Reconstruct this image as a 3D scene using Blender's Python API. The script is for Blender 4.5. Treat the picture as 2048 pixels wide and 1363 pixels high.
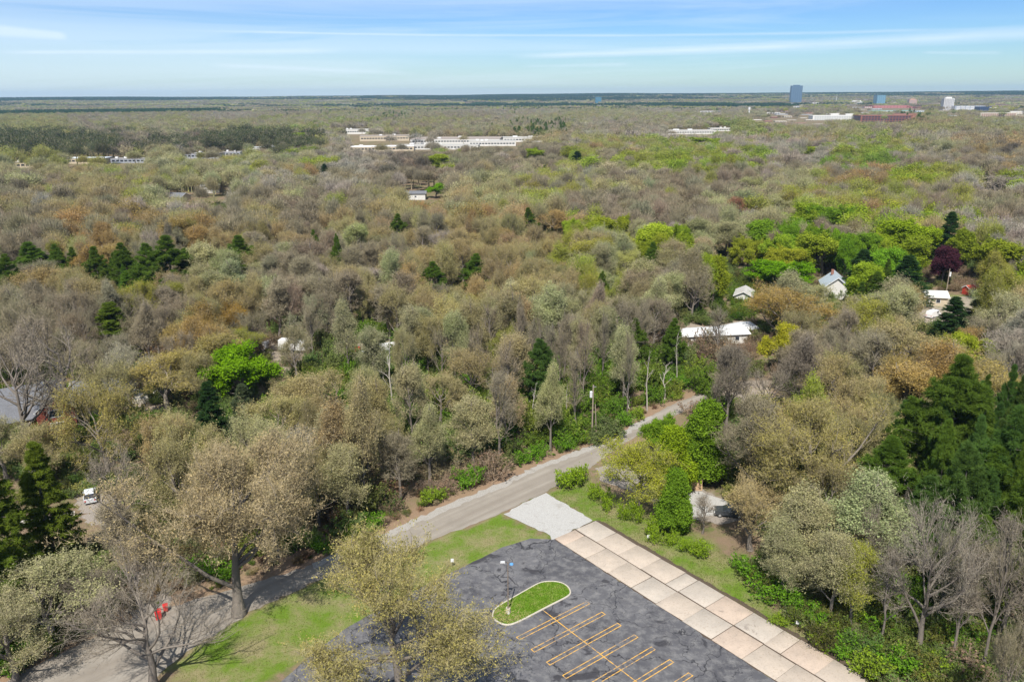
import bpy, math, random
import numpy as np
from mathutils import Vector, Matrix
random.seed(7)
RNG = np.random.default_rng(11)
for o in list(bpy.data.objects): bpy.data.objects.remove(o)
scene = bpy.context.scene
COL = scene.collection

# ------------------------------------------------------------------ camera, sky, sun, exposure
F, CH, PITCH, ROLL = 1593.0, 62.0, math.atan((681.5 - 190) / 1593.0), 0.0059
cam = bpy.data.objects.new('camera', bpy.data.cameras.new('camera')); COL.objects.link(cam)
cam.data.sensor_width = 36.0; cam.data.lens = F / 2048 * 36.0
cam.data.clip_start = 1.0; cam.data.clip_end = 60000.0
cam.location = (0, 0, CH)
cam.rotation_euler = (Matrix.Rotation(math.pi / 2 - PITCH, 3, 'X') @ Matrix.Rotation(-ROLL, 3, 'Z')).to_euler()
scene.camera = cam
SUN_EL, SUN_AZ = math.radians(54), math.radians(189)          # azimuth clockwise from +Y
world = bpy.data.worlds.new('World'); scene.world = world; world.use_nodes = True
sun = bpy.data.objects.new('sun', bpy.data.lights.new('sun', 'SUN')); COL.objects.link(sun)
sun.data.energy = 5.0; sun.data.angle = math.radians(0.5); sun.data.color = (1.0, 0.95, 0.87)
sd = Vector((math.sin(SUN_AZ) * math.cos(SUN_EL), math.cos(SUN_AZ) * math.cos(SUN_EL), math.sin(SUN_EL)))
sun.rotation_euler = sd.to_track_quat('Z', 'Y').to_euler()
scene.view_settings.view_transform = 'Standard'; scene.view_settings.look = 'None'
scene.view_settings.exposure = 0.55; scene.view_settings.gamma = 1.0
SKY_STRENGTH = 0.060; HAZE = 0.000048

def ray(x, y):
    a, b = x - 1024.0, 681.5 - y
    c, s = math.cos(-ROLL), math.sin(-ROLL)
    a, b = c * a - s * b, s * a + c * b
    return Vector((a, F * math.cos(PITCH) + b * math.sin(PITCH), -F * math.sin(PITCH) + b * math.cos(PITCH)))
def at(x, y, z=0.0):
    d = ray(x, y); t = (z - CH) / d.z
    return Vector((d.x * t, d.y * t, z))
CR = np.array(cam.rotation_euler.to_matrix())
def proj(p):
    p = np.asarray(p, float).reshape(-1, 3) - np.array([0, 0, CH])
    q = p @ CR
    return np.stack([1024 + F * q[:, 0] / -q[:, 2], 681.5 - F * q[:, 1] / -q[:, 2]], 1), -q[:, 2]

def N(nt, t, **kw):
    n = nt.nodes.new(t)
    for k, v in kw.items(): setattr(n, k, v)
    return n
def math_n(nt, op, a, b=None, clamp=False):
    n = N(nt, 'ShaderNodeMath', operation=op); n.use_clamp = clamp
    for i, v in enumerate((a, b)):
        if v is None: continue
        if isinstance(v, (int, float)): n.inputs[i].default_value = v
        else: nt.links.new(v, n.inputs[i])
    return n.outputs[0]
def mixc(nt, fac, a, b, blend='MIX'):
    n = N(nt, 'ShaderNodeMix', data_type='RGBA', blend_type=blend)
    for idx, v in ((0, fac), (6, a), (7, b)):
        if isinstance(v, (int, float)): n.inputs[idx].default_value = v
        elif isinstance(v, tuple): n.inputs[idx].default_value = (*v[:3], 1)
        else: nt.links.new(v, n.inputs[idx])
    return n.outputs[2]
def ramp(nt, v, stops):
    n = N(nt, 'ShaderNodeValToRGB'); e = n.color_ramp.elements
    while len(e) < len(stops): e.new(0.5)
    for i, (p, c) in enumerate(stops):
        e[i].position = p; e[i].color = (*c, 1) if isinstance(c, tuple) else (c, c, c, 1)
    nt.links.new(v, n.inputs[0]); return n.outputs[0]
def noise(nt, vec, scale, detail=4, rough=0.55, dist=0.0):
    n = N(nt, 'ShaderNodeTexNoise'); n.inputs['Scale'].default_value = scale
    n.inputs['Detail'].default_value = detail; n.inputs['Roughness'].default_value = rough
    n.inputs['Distortion'].default_value = dist
    if vec is not None: nt.links.new(vec, n.inputs['Vector'])
    return n.outputs[0]
def mapping(nt, vec, scale=(1, 1, 1), loc=(0, 0, 0), rot=(0, 0, 0)):
    n = N(nt, 'ShaderNodeMapping'); n.inputs['Scale'].default_value = scale
    n.inputs['Location'].default_value = loc; n.inputs['Rotation'].default_value = rot
    nt.links.new(vec, n.inputs['Vector']); return n.outputs[0]

def build_sky():
    nt = world.node_tree; nt.nodes.clear()
    out = N(nt, 'ShaderNodeOutputWorld'); bg = N(nt, 'ShaderNodeBackground')
    sky = N(nt, 'ShaderNodeTexSky', sky_type='NISHITA'); sky.sun_disc = False
    sky.sun_elevation = SUN_EL; sky.sun_rotation = SUN_AZ; sky.altitude = 250
    sky.air_density = 1.0; sky.dust_density = 0.35; sky.ozone_density = 2.5
    tc = N(nt, 'ShaderNodeTexCoord'); sx = N(nt, 'ShaderNodeSeparateXYZ'); nt.links.new(tc.outputs['Generated'], sx.inputs[0])
    az = math_n(nt, 'ARCTAN2', sx.outputs[0], sx.outputs[1]); el = math_n(nt, 'ARCSINE', sx.outputs[2])
    cb = N(nt, 'ShaderNodeCombineXYZ'); nt.links.new(az, cb.inputs[0]); nt.links.new(el, cb.inputs[1])
    v = cb.outputs[0]
    n1 = noise(nt, mapping(nt, v, (2.2, 42, 1), (3.1, 0, 0), (0, 0, 0.02)), 1.0, 6, 0.6, 0.6)
    n2 = noise(nt, mapping(nt, v, (1.3, 13, 1), (7.4, 2.2, 0), (0, 0, -0.03)), 1.0, 4, 0.6, 0.4)
    # broad veil: stronger to the left and higher up
    veil = math_n(nt, 'ADD', math_n(nt, 'MULTIPLY', az, -0.55), math_n(nt, 'MULTIPLY', el, 1.6))
    c1 = math_n(nt, 'MULTIPLY', math_n(nt, 'ADD', math_n(nt, 'SUBTRACT', n1, 0.44), math_n(nt, 'MULTIPLY', veil, 0.6)), 5.0, True)
    c2 = math_n(nt, 'MULTIPLY', math_n(nt, 'ADD', math_n(nt, 'SUBTRACT', n2, 0.45), math_n(nt, 'MULTIPLY', veil, 0.5)), 3.2, True)
    cl = math_n(nt, 'ADD', math_n(nt, 'MULTIPLY', c1, 0.34), math_n(nt, 'MULTIPLY', c2, 0.30), True)
    def streak(pa, pb, wpx, amt, seed):
        a, b = ray(*pa).normalized(), ray(*pb).normalized()
        aa, ab = (math.atan2(a.x, a.y), math.asin(a.z)), (math.atan2(b.x, b.y), math.asin(b.z))
        k = (ab[1] - aa[1]) / (ab[0] - aa[0])
        line = math_n(nt, 'ADD', math_n(nt, 'MULTIPLY', math_n(nt, 'SUBTRACT', az, aa[0]), k), aa[1])
        wob = math_n(nt, 'MULTIPLY', math_n(nt, 'SUBTRACT', noise(nt, mapping(nt, v, (9, 9, 1), (seed, 0, 0)), 1.0, 3), 0.5), 0.002)
        d = math_n(nt, 'ABSOLUTE', math_n(nt, 'ADD', math_n(nt, 'SUBTRACT', el, line), wob))
        t = math_n(nt, 'DIVIDE', math_n(nt, 'SUBTRACT', az, aa[0]), ab[0] - aa[0], True)
        w = math_n(nt, 'ADD', math_n(nt, 'MULTIPLY', t, wpx[1] - wpx[0]), wpx[0])
        m = math_n(nt, 'SUBTRACT', 1.0, math_n(nt, 'DIVIDE', d, math_n(nt, 'DIVIDE', w, F)), True)
        m = math_n(nt, 'MULTIPLY', m, math_n(nt, 'MULTIPLY', t, 8.0, True))
        tt = math_n(nt, 'MULTIPLY', math_n(nt, 'SUBTRACT', math_n(nt, 'DIVIDE', math_n(nt, 'SUBTRACT', az, aa[0]), ab[0] - aa[0]), 1.0), -8.0)
        m = math_n(nt, 'MULTIPLY', m, math_n(nt, 'MINIMUM', math_n(nt, 'MAXIMUM', math_n(nt, 'ADD', tt, 1.0), 0.0), 1.0))
        g = noise(nt, mapping(nt, v, (14, 90, 1), (seed * 3, 0, 0)), 1.0, 4)
        return math_n(nt, 'MULTIPLY', m, math_n(nt, 'MULTIPLY', math_n(nt, 'ADD', g, 0.35), amt))
    for s in (streak((1010, 114), (2060, 66), (6, 15), 0.85, 1.0), streak((360, 60), (1800, 62), (2.5, 4), 0.5, 2.0),
              streak((-20, 104), (620, 103), (4, 7), 0.45, 4.0), streak((1040, 133), (1240, 129), (3, 5), 0.4, 5.0),
              streak((-20, 60), (120, 72), (12, 8), 0.7, 6.0), streak((1840, 105), (1990, 106), (3, 4), 0.35, 8.0),
              streak((420, 130), (800, 146), (6, 6), 0.35, 9.0)):
        cl = math_n(nt, 'ADD', cl, s, True)
    skyc = mixc(nt, 1.0, sky.outputs[0], ramp(nt, el, [(0.0, (1.0, 1.24, 1.34)), (0.07, (0.72, 1.06, 1.50)), (0.13, (0.50, 0.84, 1.46)), (0.4, (0.85, 0.95, 1.1))]), 'MULTIPLY')
    col = mixc(nt, math_n(nt, 'MULTIPLY', cl, 0.68), skyc, (10.6, 12.0, 13.4))
    nt.links.new(col, bg.inputs['Color']); bg.inputs['Strength'].default_value = SKY_STRENGTH
    nt.links.new(bg.outputs[0], out.inputs['Surface'])
build_sky()

# ------------------------------------------------------------------ materials
def new_mat(name):
    m = bpy.data.materials.new(name); m.use_nodes = True; m.node_tree.nodes.clear(); return m, m.node_tree
def finish(nt, color, rough=0.9, bump=None, dist=0.05, metal=0.0, spec=0.3):
    o = N(nt, 'ShaderNodeOutputMaterial'); p = N(nt, 'ShaderNodeBsdfPrincipled')
    if isinstance(color, tuple): p.inputs['Base Color'].default_value = (*color, 1)
    else: nt.links.new(color, p.inputs['Base Color'])
    p.inputs['Roughness'].default_value = rough; p.inputs['Metallic'].default_value = metal
    p.inputs['Specular IOR Level'].default_value = spec
    if bump is not None:
        b = N(nt, 'ShaderNodeBump'); b.inputs['Strength'].default_value = 0.6; b.inputs['Distance'].default_value = dist
        nt.links.new(bump, b.inputs['Height']); nt.links.new(b.outputs[0], p.inputs['Normal'])
    nt.links.new(p.outputs[0], o.inputs['Surface'])
def pos(nt): return N(nt, 'ShaderNodeNewGeometry').outputs['Position']
_simple = {}
def simple(name, col, rough=0.7, metal=0.0, var=0.25, scale=1.5, spec=0.4):
    if name in _simple: return _simple[name]
    m, nt = new_mat(name); tc = N(nt, 'ShaderNodeTexCoord').outputs['Object']
    n = noise(nt, tc, scale, 5)
    c = mixc(nt, n, tuple(max(0, v * (1 - var)) for v in col), tuple(min(1, v * (1 + var)) for v in col))
    finish(nt, c, rough, n, 0.01, metal, spec); _simple[name] = m; return m
def tint(nt):
    a = N(nt, 'ShaderNodeAttribute', attribute_type='INSTANCER', attribute_name='color'); return a.outputs['Color']
def leaf_mat():
    m, nt = new_mat('foliage')
    lv = N(nt, 'ShaderNodeAttribute', attribute_type='GEOMETRY', attribute_name='lv').outputs['Fac']
    c = mixc(nt, 1.0, tint(nt), ramp(nt, lv, [(0.0, (0.68, 0.72, 0.68)), (0.5, (0.96, 0.96, 0.96)), (1.0, (1.36, 1.3, 1.2))]), 'MULTIPLY')
    o = N(nt, 'ShaderNodeOutputMaterial'); d = N(nt, 'ShaderNodeBsdfDiffuse'); t = N(nt, 'ShaderNodeBsdfTranslucent')
    mx = N(nt, 'ShaderNodeMixShader'); mx.inputs[0].default_value = 0.38
    nt.links.new(c, d.inputs[0]); nt.links.new(mixc(nt, 1.0, c, (1.05, 1.1, 0.8), 'MULTIPLY'), t.inputs[0])
    nt.links.new(d.outputs[0], mx.inputs[1]); nt.links.new(t.outputs[0], mx.inputs[2]); nt.links.new(mx.outputs[0], o.inputs[0])
    return m
def twig_mat():
    m, nt = new_mat('twigs')
    lv = N(nt, 'ShaderNodeAttribute', attribute_type='GEOMETRY', attribute_name='lv').outputs['Fac']
    c = mixc(nt, 0.5, (0.215, 0.193, 0.145), tint(nt))
    c = mixc(nt, 1.0, c, ramp(nt, lv, [(0, (0.7, 0.7, 0.7)), (1, (1.45, 1.4, 1.35))]), 'MULTIPLY')
    o = N(nt, 'ShaderNodeOutputMaterial'); d = N(nt, 'ShaderNodeBsdfDiffuse')
    nt.links.new(c, d.inputs[0]); nt.links.new(d.outputs[0], o.inputs[0]); return m
def bark_mat(name, a, b):
    m, nt = new_mat(name); tc = N(nt, 'ShaderNodeTexCoord').outputs['Object']
    n = noise(nt, mapping(nt, tc, (40, 40, 8)), 1.0, 4)
    finish(nt, mixc(nt, n, a, b), 0.95, n, 0.05, 0, 0.1); return m
LEAF, TWIG = leaf_mat(), twig_mat()
BARK = bark_mat('bark', (0.10, 0.085, 0.07), (0.24, 0.21, 0.18))
PALEBARK = bark_mat('pale_dead_bark', (0.28, 0.25, 0.21), (0.52, 0.48, 0.42))

# ------------------------------------------------------------------ mesh helpers
def mk_mesh(name, V, groups, mats, lv=None):
    """groups: list of (faces int array [M,k], material index)"""
    me = bpy.data.meshes.new(name)
    V = np.asarray(V, np.float32); me.vertices.add(len(V)); me.vertices.foreach_set('co', V.ravel())
    loops = np.concatenate([g[0].ravel() for g in groups]).astype(np.int32)
    cnt = np.concatenate([np.full(len(g[0]), g[0].shape[1]) for g in groups])
    mi = np.concatenate([np.full(len(g[0]), g[1]) for g in groups]).astype(np.int32)
    me.loops.add(len(loops)); me.loops.foreach_set('vertex_index', loops)
    me.polygons.add(len(cnt)); st = np.concatenate([[0], np.cumsum(cnt)[:-1]]).astype(np.int32)
    me.polygons.foreach_set('loop_start', st); me.polygons.foreach_set('loop_total', cnt.astype(np.int32))
    me.polygons.foreach_set('material_index', mi)
    if lv is not None:
        a = me.attributes.new('lv', 'FLOAT', 'POINT'); a.data.foreach_set('value', np.asarray(lv, np.float32))
    me.update(calc_edges=True)
    for m in mats: me.materials.append(m)
    return me
def nrm(v): return v / np.maximum(np.linalg.norm(v, axis=-1, keepdims=True), 1e-9)
class Acc:
    def __init__(s): s.V, s.G, s.L, s.n = [], [], [], 0
    def add(s, V, Fc, mi, lv):
        s.V.append(V); s.G.append((Fc + s.n, mi)); s.L.append(lv); s.n += len(V)
    def mesh(s, name, mats): return mk_mesh(name, np.concatenate(s.V), s.G, mats, np.concatenate(s.L))
def tubes(acc, rng, P, R, S, mi=0):
    n, K, _ = P.shape
    T = nrm(np.gradient(P, axis=1)); ref = nrm(rng.normal(size=(n, 1, 3))) + np.zeros_like(T)
    U = nrm(np.cross(T, ref)); W = np.cross(T, U)
    a = np.arange(S) * 2 * np.pi / S
    V = P[:, :, None] + R[:, :, None, None] * (np.cos(a)[None, None, :, None] * U[:, :, None] + np.sin(a)[None, None, :, None] * W[:, :, None])
    idx = np.arange(n * K * S).reshape(n, K, S)
    A, B = idx[:, :-1], idx[:, 1:]
    Q = np.stack([A, np.roll(A, -1, 2), np.roll(B, -1, 2), B], -1).reshape(-1, 4)
    acc.add(V.reshape(-1, 3), Q, mi, np.repeat(rng.random(n), K * S))
def slivers(acc, rng, A, B, w, mi=0):
    n = len(A); p = nrm(np.cross(B - A, rng.normal(size=(n, 3)))) * (w if np.ndim(w) else np.full(n, w))[:, None] * .5
    V = np.stack([A - p, A + p, B], 1).reshape(-1, 3)
    acc.add(V, np.arange(3 * n).reshape(n, 3), mi, np.repeat(rng.random(n), 3))
def leaves(acc, rng, C, size, mi=0, flat=0.0, lv=None):
    n = len(C); nn = rng.normal(size=(n, 3)); nn[:, 2] += flat; nn = nrm(nn)
    u = nrm(np.cross(nn, rng.normal(size=(n, 3)))); v = np.cross(nn, u)
    s = (size * (0.6 + 0.8 * rng.random(n)))[:, None]
    V = np.stack([C - u * s * .5, C - v * s * .32, C + u * s * .5, C + v * s * .32], 1).reshape(-1, 3)
    acc.add(V, np.arange(4 * n).reshape(n, 4), mi, np.repeat(rng.random(n) if lv is None else lv, 4))

def children(rng, P, n_each, t0, t1, ln, spread, up, K=5, jit=0.15, radial=None, cen=None):
    """child polylines off parents P [n,K,3]"""
    n, Kp, _ = P.shape; m = n * n_each
    pi = np.repeat(np.arange(n), n_each)
    t = t0 + (t1 - t0) * (np.tile(np.arange(n_each), n) + rng.random(m)) / n_each
    x = t * (Kp - 1); i = np.minimum(x.astype(int), Kp - 2); f = (x - i)[:, None]
    S = P[pi, i] * (1 - f) + P[pi, i + 1] * f
    T = nrm(P[pi, i + 1] - P[pi, i])
    side = nrm(np.cross(T, rng.normal(size=(m, 3))))
    D = nrm(T + side * spread + np.array([0, 0, up]))
    if cen is not None: D = nrm(D + nrm(S - cen) * (radial or 0.4))
    L = (ln * (0.65 + 0.7 * rng.random(m)) * (1.15 - 0.55 * t))[:, None]
    out = [S]
    for k in range(K - 1):
        D = nrm(D + rng.normal(size=(m, 3)) * jit + np.array([0, 0, up * 0.22]))
        out.append(out[-1] + D * L / (K - 1))
    return np.stack(out, 1), pi, t

def squash(P, cen, rad, lump):
    d = (P - cen) / rad
    r = np.linalg.norm(d, axis=-1, keepdims=True) + 1e-6
    u = d / r
    m = 1 + 0.0 * r
    for fx, fy, fz, ph, am in lump:
        m = m + am * np.sin(fx * u[..., :1] + fy * u[..., 1:2] + fz * u[..., 2:3] + ph)
    lim = 0.66 * m
    rr = np.where(r < lim, r, lim + (m - lim) * np.tanh((r - lim) / np.maximum(m - lim, .05)))
    if P.ndim == 3: rr = rr * (1 + .10 * np.random.default_rng(len(P)).normal(size=(len(P), 1, 1)) * np.clip(r, 0, 1) ** 2)
    return cen + u * rr * rad

def deciduous(seed, form, det=1.0):
    """unit-ish tree in metres: returns trunk mesh, dict kind -> crown mesh.  H=15, crown radius ~6 (oak) / ~4 (tall)"""
    rng = np.random.default_rng(seed)
    H = 19.0 if form == 'grand' else 15.0; big = form in ('oak', 'grand')
    if form == 'oak': bole, n1, spread, R, cz, rz, l1 = 2.4, 10, 1.2, 6.3, 8.3, 6.9, 7.2
    elif form == 'grand': bole, n1, spread, R, cz, rz, l1 = 3.4, 13, 1.3, 12.0, 10.5, 8.8, 12.5
    elif form == 'tall': bole, n1, spread, R, cz, rz, l1 = 3.4, 14, 0.66, 4.1, 9.0, 6.3, 5.0
    else: bole, n1, spread, R, cz, rz, l1 = 0.8, 38, 1.1, 3.1, 7.6, 7.5, 3.3        # cone: young leafy pyramid
    cen, rad = np.array([0, 0, cz]), np.array([R, R, rz])
    lump = [(*rng.normal(size=3) * 3.4, rng.random() * 6, 0.12) for _ in range(4)]
    K0 = 7; z = np.linspace(0, 1, K0); top = H * (0.62 if big else 0.9)
    tr = np.stack([np.cumsum(rng.normal(size=K0) * .16), np.cumsum(rng.normal(size=K0) * .16), z * top], -1)[None]; tr[0, 0, :2] = 0
    r0 = {'grand': .62, 'oak': 0.44}.get(form, .3)
    trR = (r0 * (1 - 0.86 * z))[None]; trR[0, 0] *= 1.35
    wood = Acc(); tubes(wood, rng, tr, trR, 8)
    L1, _, t1 = children(rng, tr, n1, bole / top, 1.0, l1, spread * 1.5, .75 if form == 'tall' else 0.42, 6, 0.18)
    if form == 'cone':
        f = np.clip((1.08 - t1), .08, 1)[:, None, None]; L1 = L1[:, :1] + (L1 - L1[:, :1]) * f
    else: L1 = squash(L1, cen, rad, lump)
    g = np.linspace(1, 0.14, 6)[None]
    R1 = (r0 * 0.42 * (1.1 - .45 * t1))[:, None] * g
    tubes(wood, rng, L1, R1, 5)
    L2, p2, _ = children(rng, L1, 10 if form == 'grand' else 7, 0.22, 1.0, l1 * 0.5, 1.0, .5 if form == 'tall' else 0.34, 5, 0.2, 0.35, cen)
    if form == 'cone': L2 = L2[:, :1] + (L2 - L2[:, :1]) * np.clip(1.15 - t1[p2], .2, 1)[:, None, None]
    else: L2 = squash(L2, cen, rad, lump)
    R2 = (0.055 * np.linspace(1, .25, 5))[None] + np.zeros((len(L2), 1)); tubes(wood, rng, L2, R2, 4)
    L3, p3, _ = children(rng, L2, 9 if form == 'grand' else 6, 0.15, 1.0, 2.2 if form == 'grand' else 1.9, 1.0, 0.38, 4, 0.25, 0.4, cen)
    L3 = L3 if form == 'cone' else squash(L3, cen, rad, lump)
    tw = Acc(); tubes(tw, rng, L3, (0.022 * np.linspace(1, .4, 4))[None] + np.zeros((len(L3), 1)), 3)
    L4, _, _ = children(rng, L3, 6 if form == 'grand' else 5, 0.1, 1.0, 1.15, 1.0, 0.35, 3, 0.3, 0.3, cen)
    L4 = L4 if form == 'cone' else squash(L4, cen, rad, lump)
    slivers(tw, rng, L4[:, 0], L4[:, 1], 0.05); slivers(tw, rng, L4[:, 1], L4[:, 2], 0.035)
    n = len(L4); q = rng.random((n, 3, 1))
    S = L4[:, 0][:, None] * (1 - q) + L4[:, 2][:, None] * q; E = S + nrm(rng.normal(size=S.shape) * .8 + nrm(S - cen) * .6 + np.array([0, 0, .6])) * .72
    S, E = S.reshape(-1, 3), E.reshape(-1, 3); slivers(tw, rng, S, E, 0.032)
    crowns = {}
    base = (list(tw.V), list(tw.G), list(tw.L), tw.n)
    sp = Acc(); rs = np.random.default_rng(seed + 40)
    tubes(sp, rs, L3, (0.022 * np.linspace(1, .4, 4))[None] + np.zeros((len(L3), 1)), 3)
    h_ = rs.random(len(L4)) < .55; slivers(sp, rs, L4[h_, 0], L4[h_, 1], 0.045); slivers(sp, rs, L4[h_, 1], L4[h_, 2], 0.03)
    if form in ('grand', 'oak', 'tall'): leaves(sp, rs, L4[h_, 2][::6], .16, 1, .3); crowns['sparse'] = sp.mesh('crown', [TWIG, LEAF])
    # clumpy light and dark leaf shade values by position
    def lvof(C): 
        s = sum(np.sin(C @ (rng.normal(size=3) * 1.1) + rng.random() * 6) for _ in range(3)) / 3
        return np.clip(0.5 + .28 * s + rng.normal(size=len(C)) * .22, 0, 1)
    tips = np.concatenate([E, L4[:, 2], S])
    # thin patches: drop leaf density where a low-frequency field is low
    fld = sum(np.sin(tips @ (np.random.default_rng(seed + 5 + k).normal(size=3) * .75) + k) for k in range(3)) / 3
    for kind, keep, size, rep in (('bare', 0.10, 0.18, 1), ('bud', 0.24 if form == 'grand' else .42, 0.19, 2), ('leaf', 1.0, 0.36, 4)):
        a = Acc(); a.V, a.G, a.L, a.n = list(base[0]), list(base[1]), list(base[2]), base[3]
        m = rng.random(len(tips)) < keep * np.clip(1.0 + (.2 if kind == 'leaf' else .8) * fld, .1, 1.6)
        C = np.concatenate([tips[m] + rng.normal(size=(m.sum(), 3)) * (.10 if rep == 1 else .22) for _ in range(rep)])
        leaves(a, rng, C, size if det >= 1 else size * 1.5, 1, 0.3, lvof(C)); crowns[kind] = a.mesh('crown', [TWIG, LEAF])
    return wood.mesh('trunk', [BARK]), crowns

def conifer(seed, form, det=1.0):
    rng = np.random.default_rng(seed); H = 15.0
    spruce = form == 'spruce'
    K0 = 6; z = np.linspace(0, 1, K0)
    tr = np.stack([np.cumsum(rng.normal(size=K0) * .07), np.cumsum(rng.normal(size=K0) * .07), z * H], -1)[None]; tr[0, 0, :2] = 0
    wood = Acc(); tubes(wood, rng, tr, (0.26 * (1 - .93 * z))[None], 8)
    nb = int((190 if spruce else 125) * det ** .5)
    t = np.sort(rng.random(nb)) * (0.93 if spruce else .72) + (0.07 if spruce else .28)
    if not spruce: t = np.round(t * 13) / 13 + rng.normal(size=nb) * .006
    az = rng.random(nb) * 6.283
    R = 2.7 if spruce else 4.3
    u = (t - t.min()) / (1.001 - t.min())
    if spruce: ln = R * (1 - u) ** .85 * (.75 + .4 * rng.random(nb)) + .25
    else: ln = R * np.clip(np.minimum(1.03 - u, .55 + 1.6 * u), .05, 1) ** .95 * (.65 + .6 * rng.random(nb))
    pitch = (-.32 + .55 * u) if spruce else (-.02 + .45 * u + rng.normal(size=nb) * .16)
    D = np.stack([np.cos(az) * np.cos(pitch), np.sin(az) * np.cos(pitch), np.sin(pitch)], -1)
    K = 5; s = np.linspace(0, 1, K)[None, :, None]
    S = np.stack([np.zeros(nb), np.zeros(nb), np.clip(t, 0, .995) * H], -1)[:, None]
    B = S + D[:, None] * ln[:, None, None] * s; B[:, :, 2] += ((.10 if spruce else .12) * (s[..., 0] ** 2) * ln[:, None])
    tubes(wood, rng, B, (.06 * np.linspace(1, .2, K))[None] * (ln / R)[:, None] ** .5, 4)
    sub, p, ts = children(rng, B, 9 if spruce else 11, .12 if spruce else .3, 1.0, 1.0, .9, -.05 if spruce else .12, 3, .12)
    sub = sub[:, :1] + (sub - sub[:, :1]) * np.clip(ln[p] / R * 1.3, .3, 1.1)[:, None, None]
    sub[:, :, 2] = sub[:, :1, 2] + (sub[:, :, 2] - sub[:, :1, 2]) * (.45 if spruce else .8)
    tw = Acc(); slivers(tw, rng, sub[:, 0], sub[:, 2], .05, 0)
    nt_ = 5 if spruce else 3; q = rng.random((len(sub), nt_, 1)) * (1 if spruce else .55) + (0 if spruce else .5); C = (sub[:, 0][:, None] * (1 - q) + sub[:, 2][:, None] * q).reshape(-1, 3)
    bl = np.repeat(rng.random(nb)[p] * .6 + .2, nt_)
    m = 9 if spruce else 22
    m = max(3, int(m * det)); nl = .34 if spruce else .50
    A = np.repeat(C, m, 0); dirs = rng.normal(size=A.shape); dirs[:, 2] += (-.35 if spruce else .75)
    E = A + nrm(dirs) * nl * (.6 + .7 * rng.random((len(A), 1)))
    w = .075 if det >= 1 else .16
    n0 = tw.n; slivers(tw, rng, A, E, w, 1)
    tw.L[-1] = np.repeat(np.clip(np.repeat(bl, m) + rng.normal(size=len(A)) * .18 + .1, 0, 1), 3)
    return wood.mesh('trunk', [BARK]), {'leaf': tw.mesh('crown', [TWIG, LEAF])}

def shrub(seed, lf=1.0, n=26):
    rng = np.random.default_rng(seed)                       # about 2 m wide, 1.7 m high
    S = rng.normal(size=(n, 3)) * .18; S[:, 2] = 0
    D = nrm(np.stack([rng.normal(size=n) * .75, rng.normal(size=n) * .75, np.full(n, 1.0)], -1)); L = (1.0 + .8 * rng.random(n))[:, None]
    P = [S]
    for k in range(4): D = nrm(D + rng.normal(size=D.shape) * .14); P.append(P[-1] + D * L / 4)
    P = np.stack(P, 1); a = Acc(); tubes(a, rng, P, (.022 * np.linspace(1, .3, 5))[None] + np.zeros((n, 1)), 3)
    c, _, _ = children(rng, P, 8, .25, 1, .5, 1.0, .2, 3, .2); slivers(a, rng, c[:, 0], c[:, 2], .022)
    w, _, _ = children(rng, c, 3, .2, 1, .3, 1.0, .1, 2, .2); slivers(a, rng, w[:, 0], w[:, 1], .016)
    q = rng.random((len(w), 3, 1)); C = (w[:, 0][:, None] * (1 - q) + w[:, 1][:, None] * q).reshape(-1, 3)
    C = C[rng.random(len(C)) < lf]; C = C + rng.normal(size=C.shape) * .05
    leaves(a, rng, C, .15, 1, .5); return a.mesh('leafy_stems', [TWIG, LEAF])

def snag(seed):
    rng = np.random.default_rng(seed); K = 7; z = np.linspace(0, 1, K)
    tr = np.stack([np.cumsum(rng.normal(size=K) * .28), np.cumsum(rng.normal(size=K) * .2), z * 10], -1)[None]; tr[0, 0, :2] = 0
    a = Acc(); tubes(a, rng, tr, (.17 * (1 - .75 * z))[None], 6)
    L, _, _ = children(rng, tr, 7, .4, 1, 2.2, 1.2, .5, 4, .2); tubes(a, rng, L, (.05 * np.linspace(1, .3, 4))[None] + np.zeros((len(L), 1)), 4)
    t = a.mesh('trunk', [PALEBARK]); b = Acc()
    c, _, _ = children(rng, L, 6, .2, 1, .9, 1.0, .2, 3, .2); slivers(b, rng, c[:, 0], c[:, 2], .05)
    return t, b.mesh('crown', [PALEBARK, LEAF])

FORMS = {}
for i in range(3): FORMS['grand', i] = deciduous(50 + i, 'grand')
for i in range(3): FORMS['oak', i] = deciduous(100 + i, 'oak')
for i in range(3): FORMS['tall', i] = deciduous(200 + i, 'tall')
for i in range(2): FORMS['cone', i] = deciduous(300 + i, 'cone')
for i in range(3): FORMS['pine', i] = conifer(400 + i, 'pine')
for i in range(2): FORMS['spruce', i] = conifer(500 + i, 'spruce')
SHRUBS = [shrub(600 + i) for i in range(4)] + [shrub(610, .12, 40), shrub(611, .2, 40)]
SNAGS = [snag(700 + i) for i in range(4)]
FR = {'grand': 12.0, 'oak': 6.3, 'tall': 4.1, 'cone': 3.1, 'pine': 4.0, 'spruce': 2.7, 'snag': 2.2}

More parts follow.
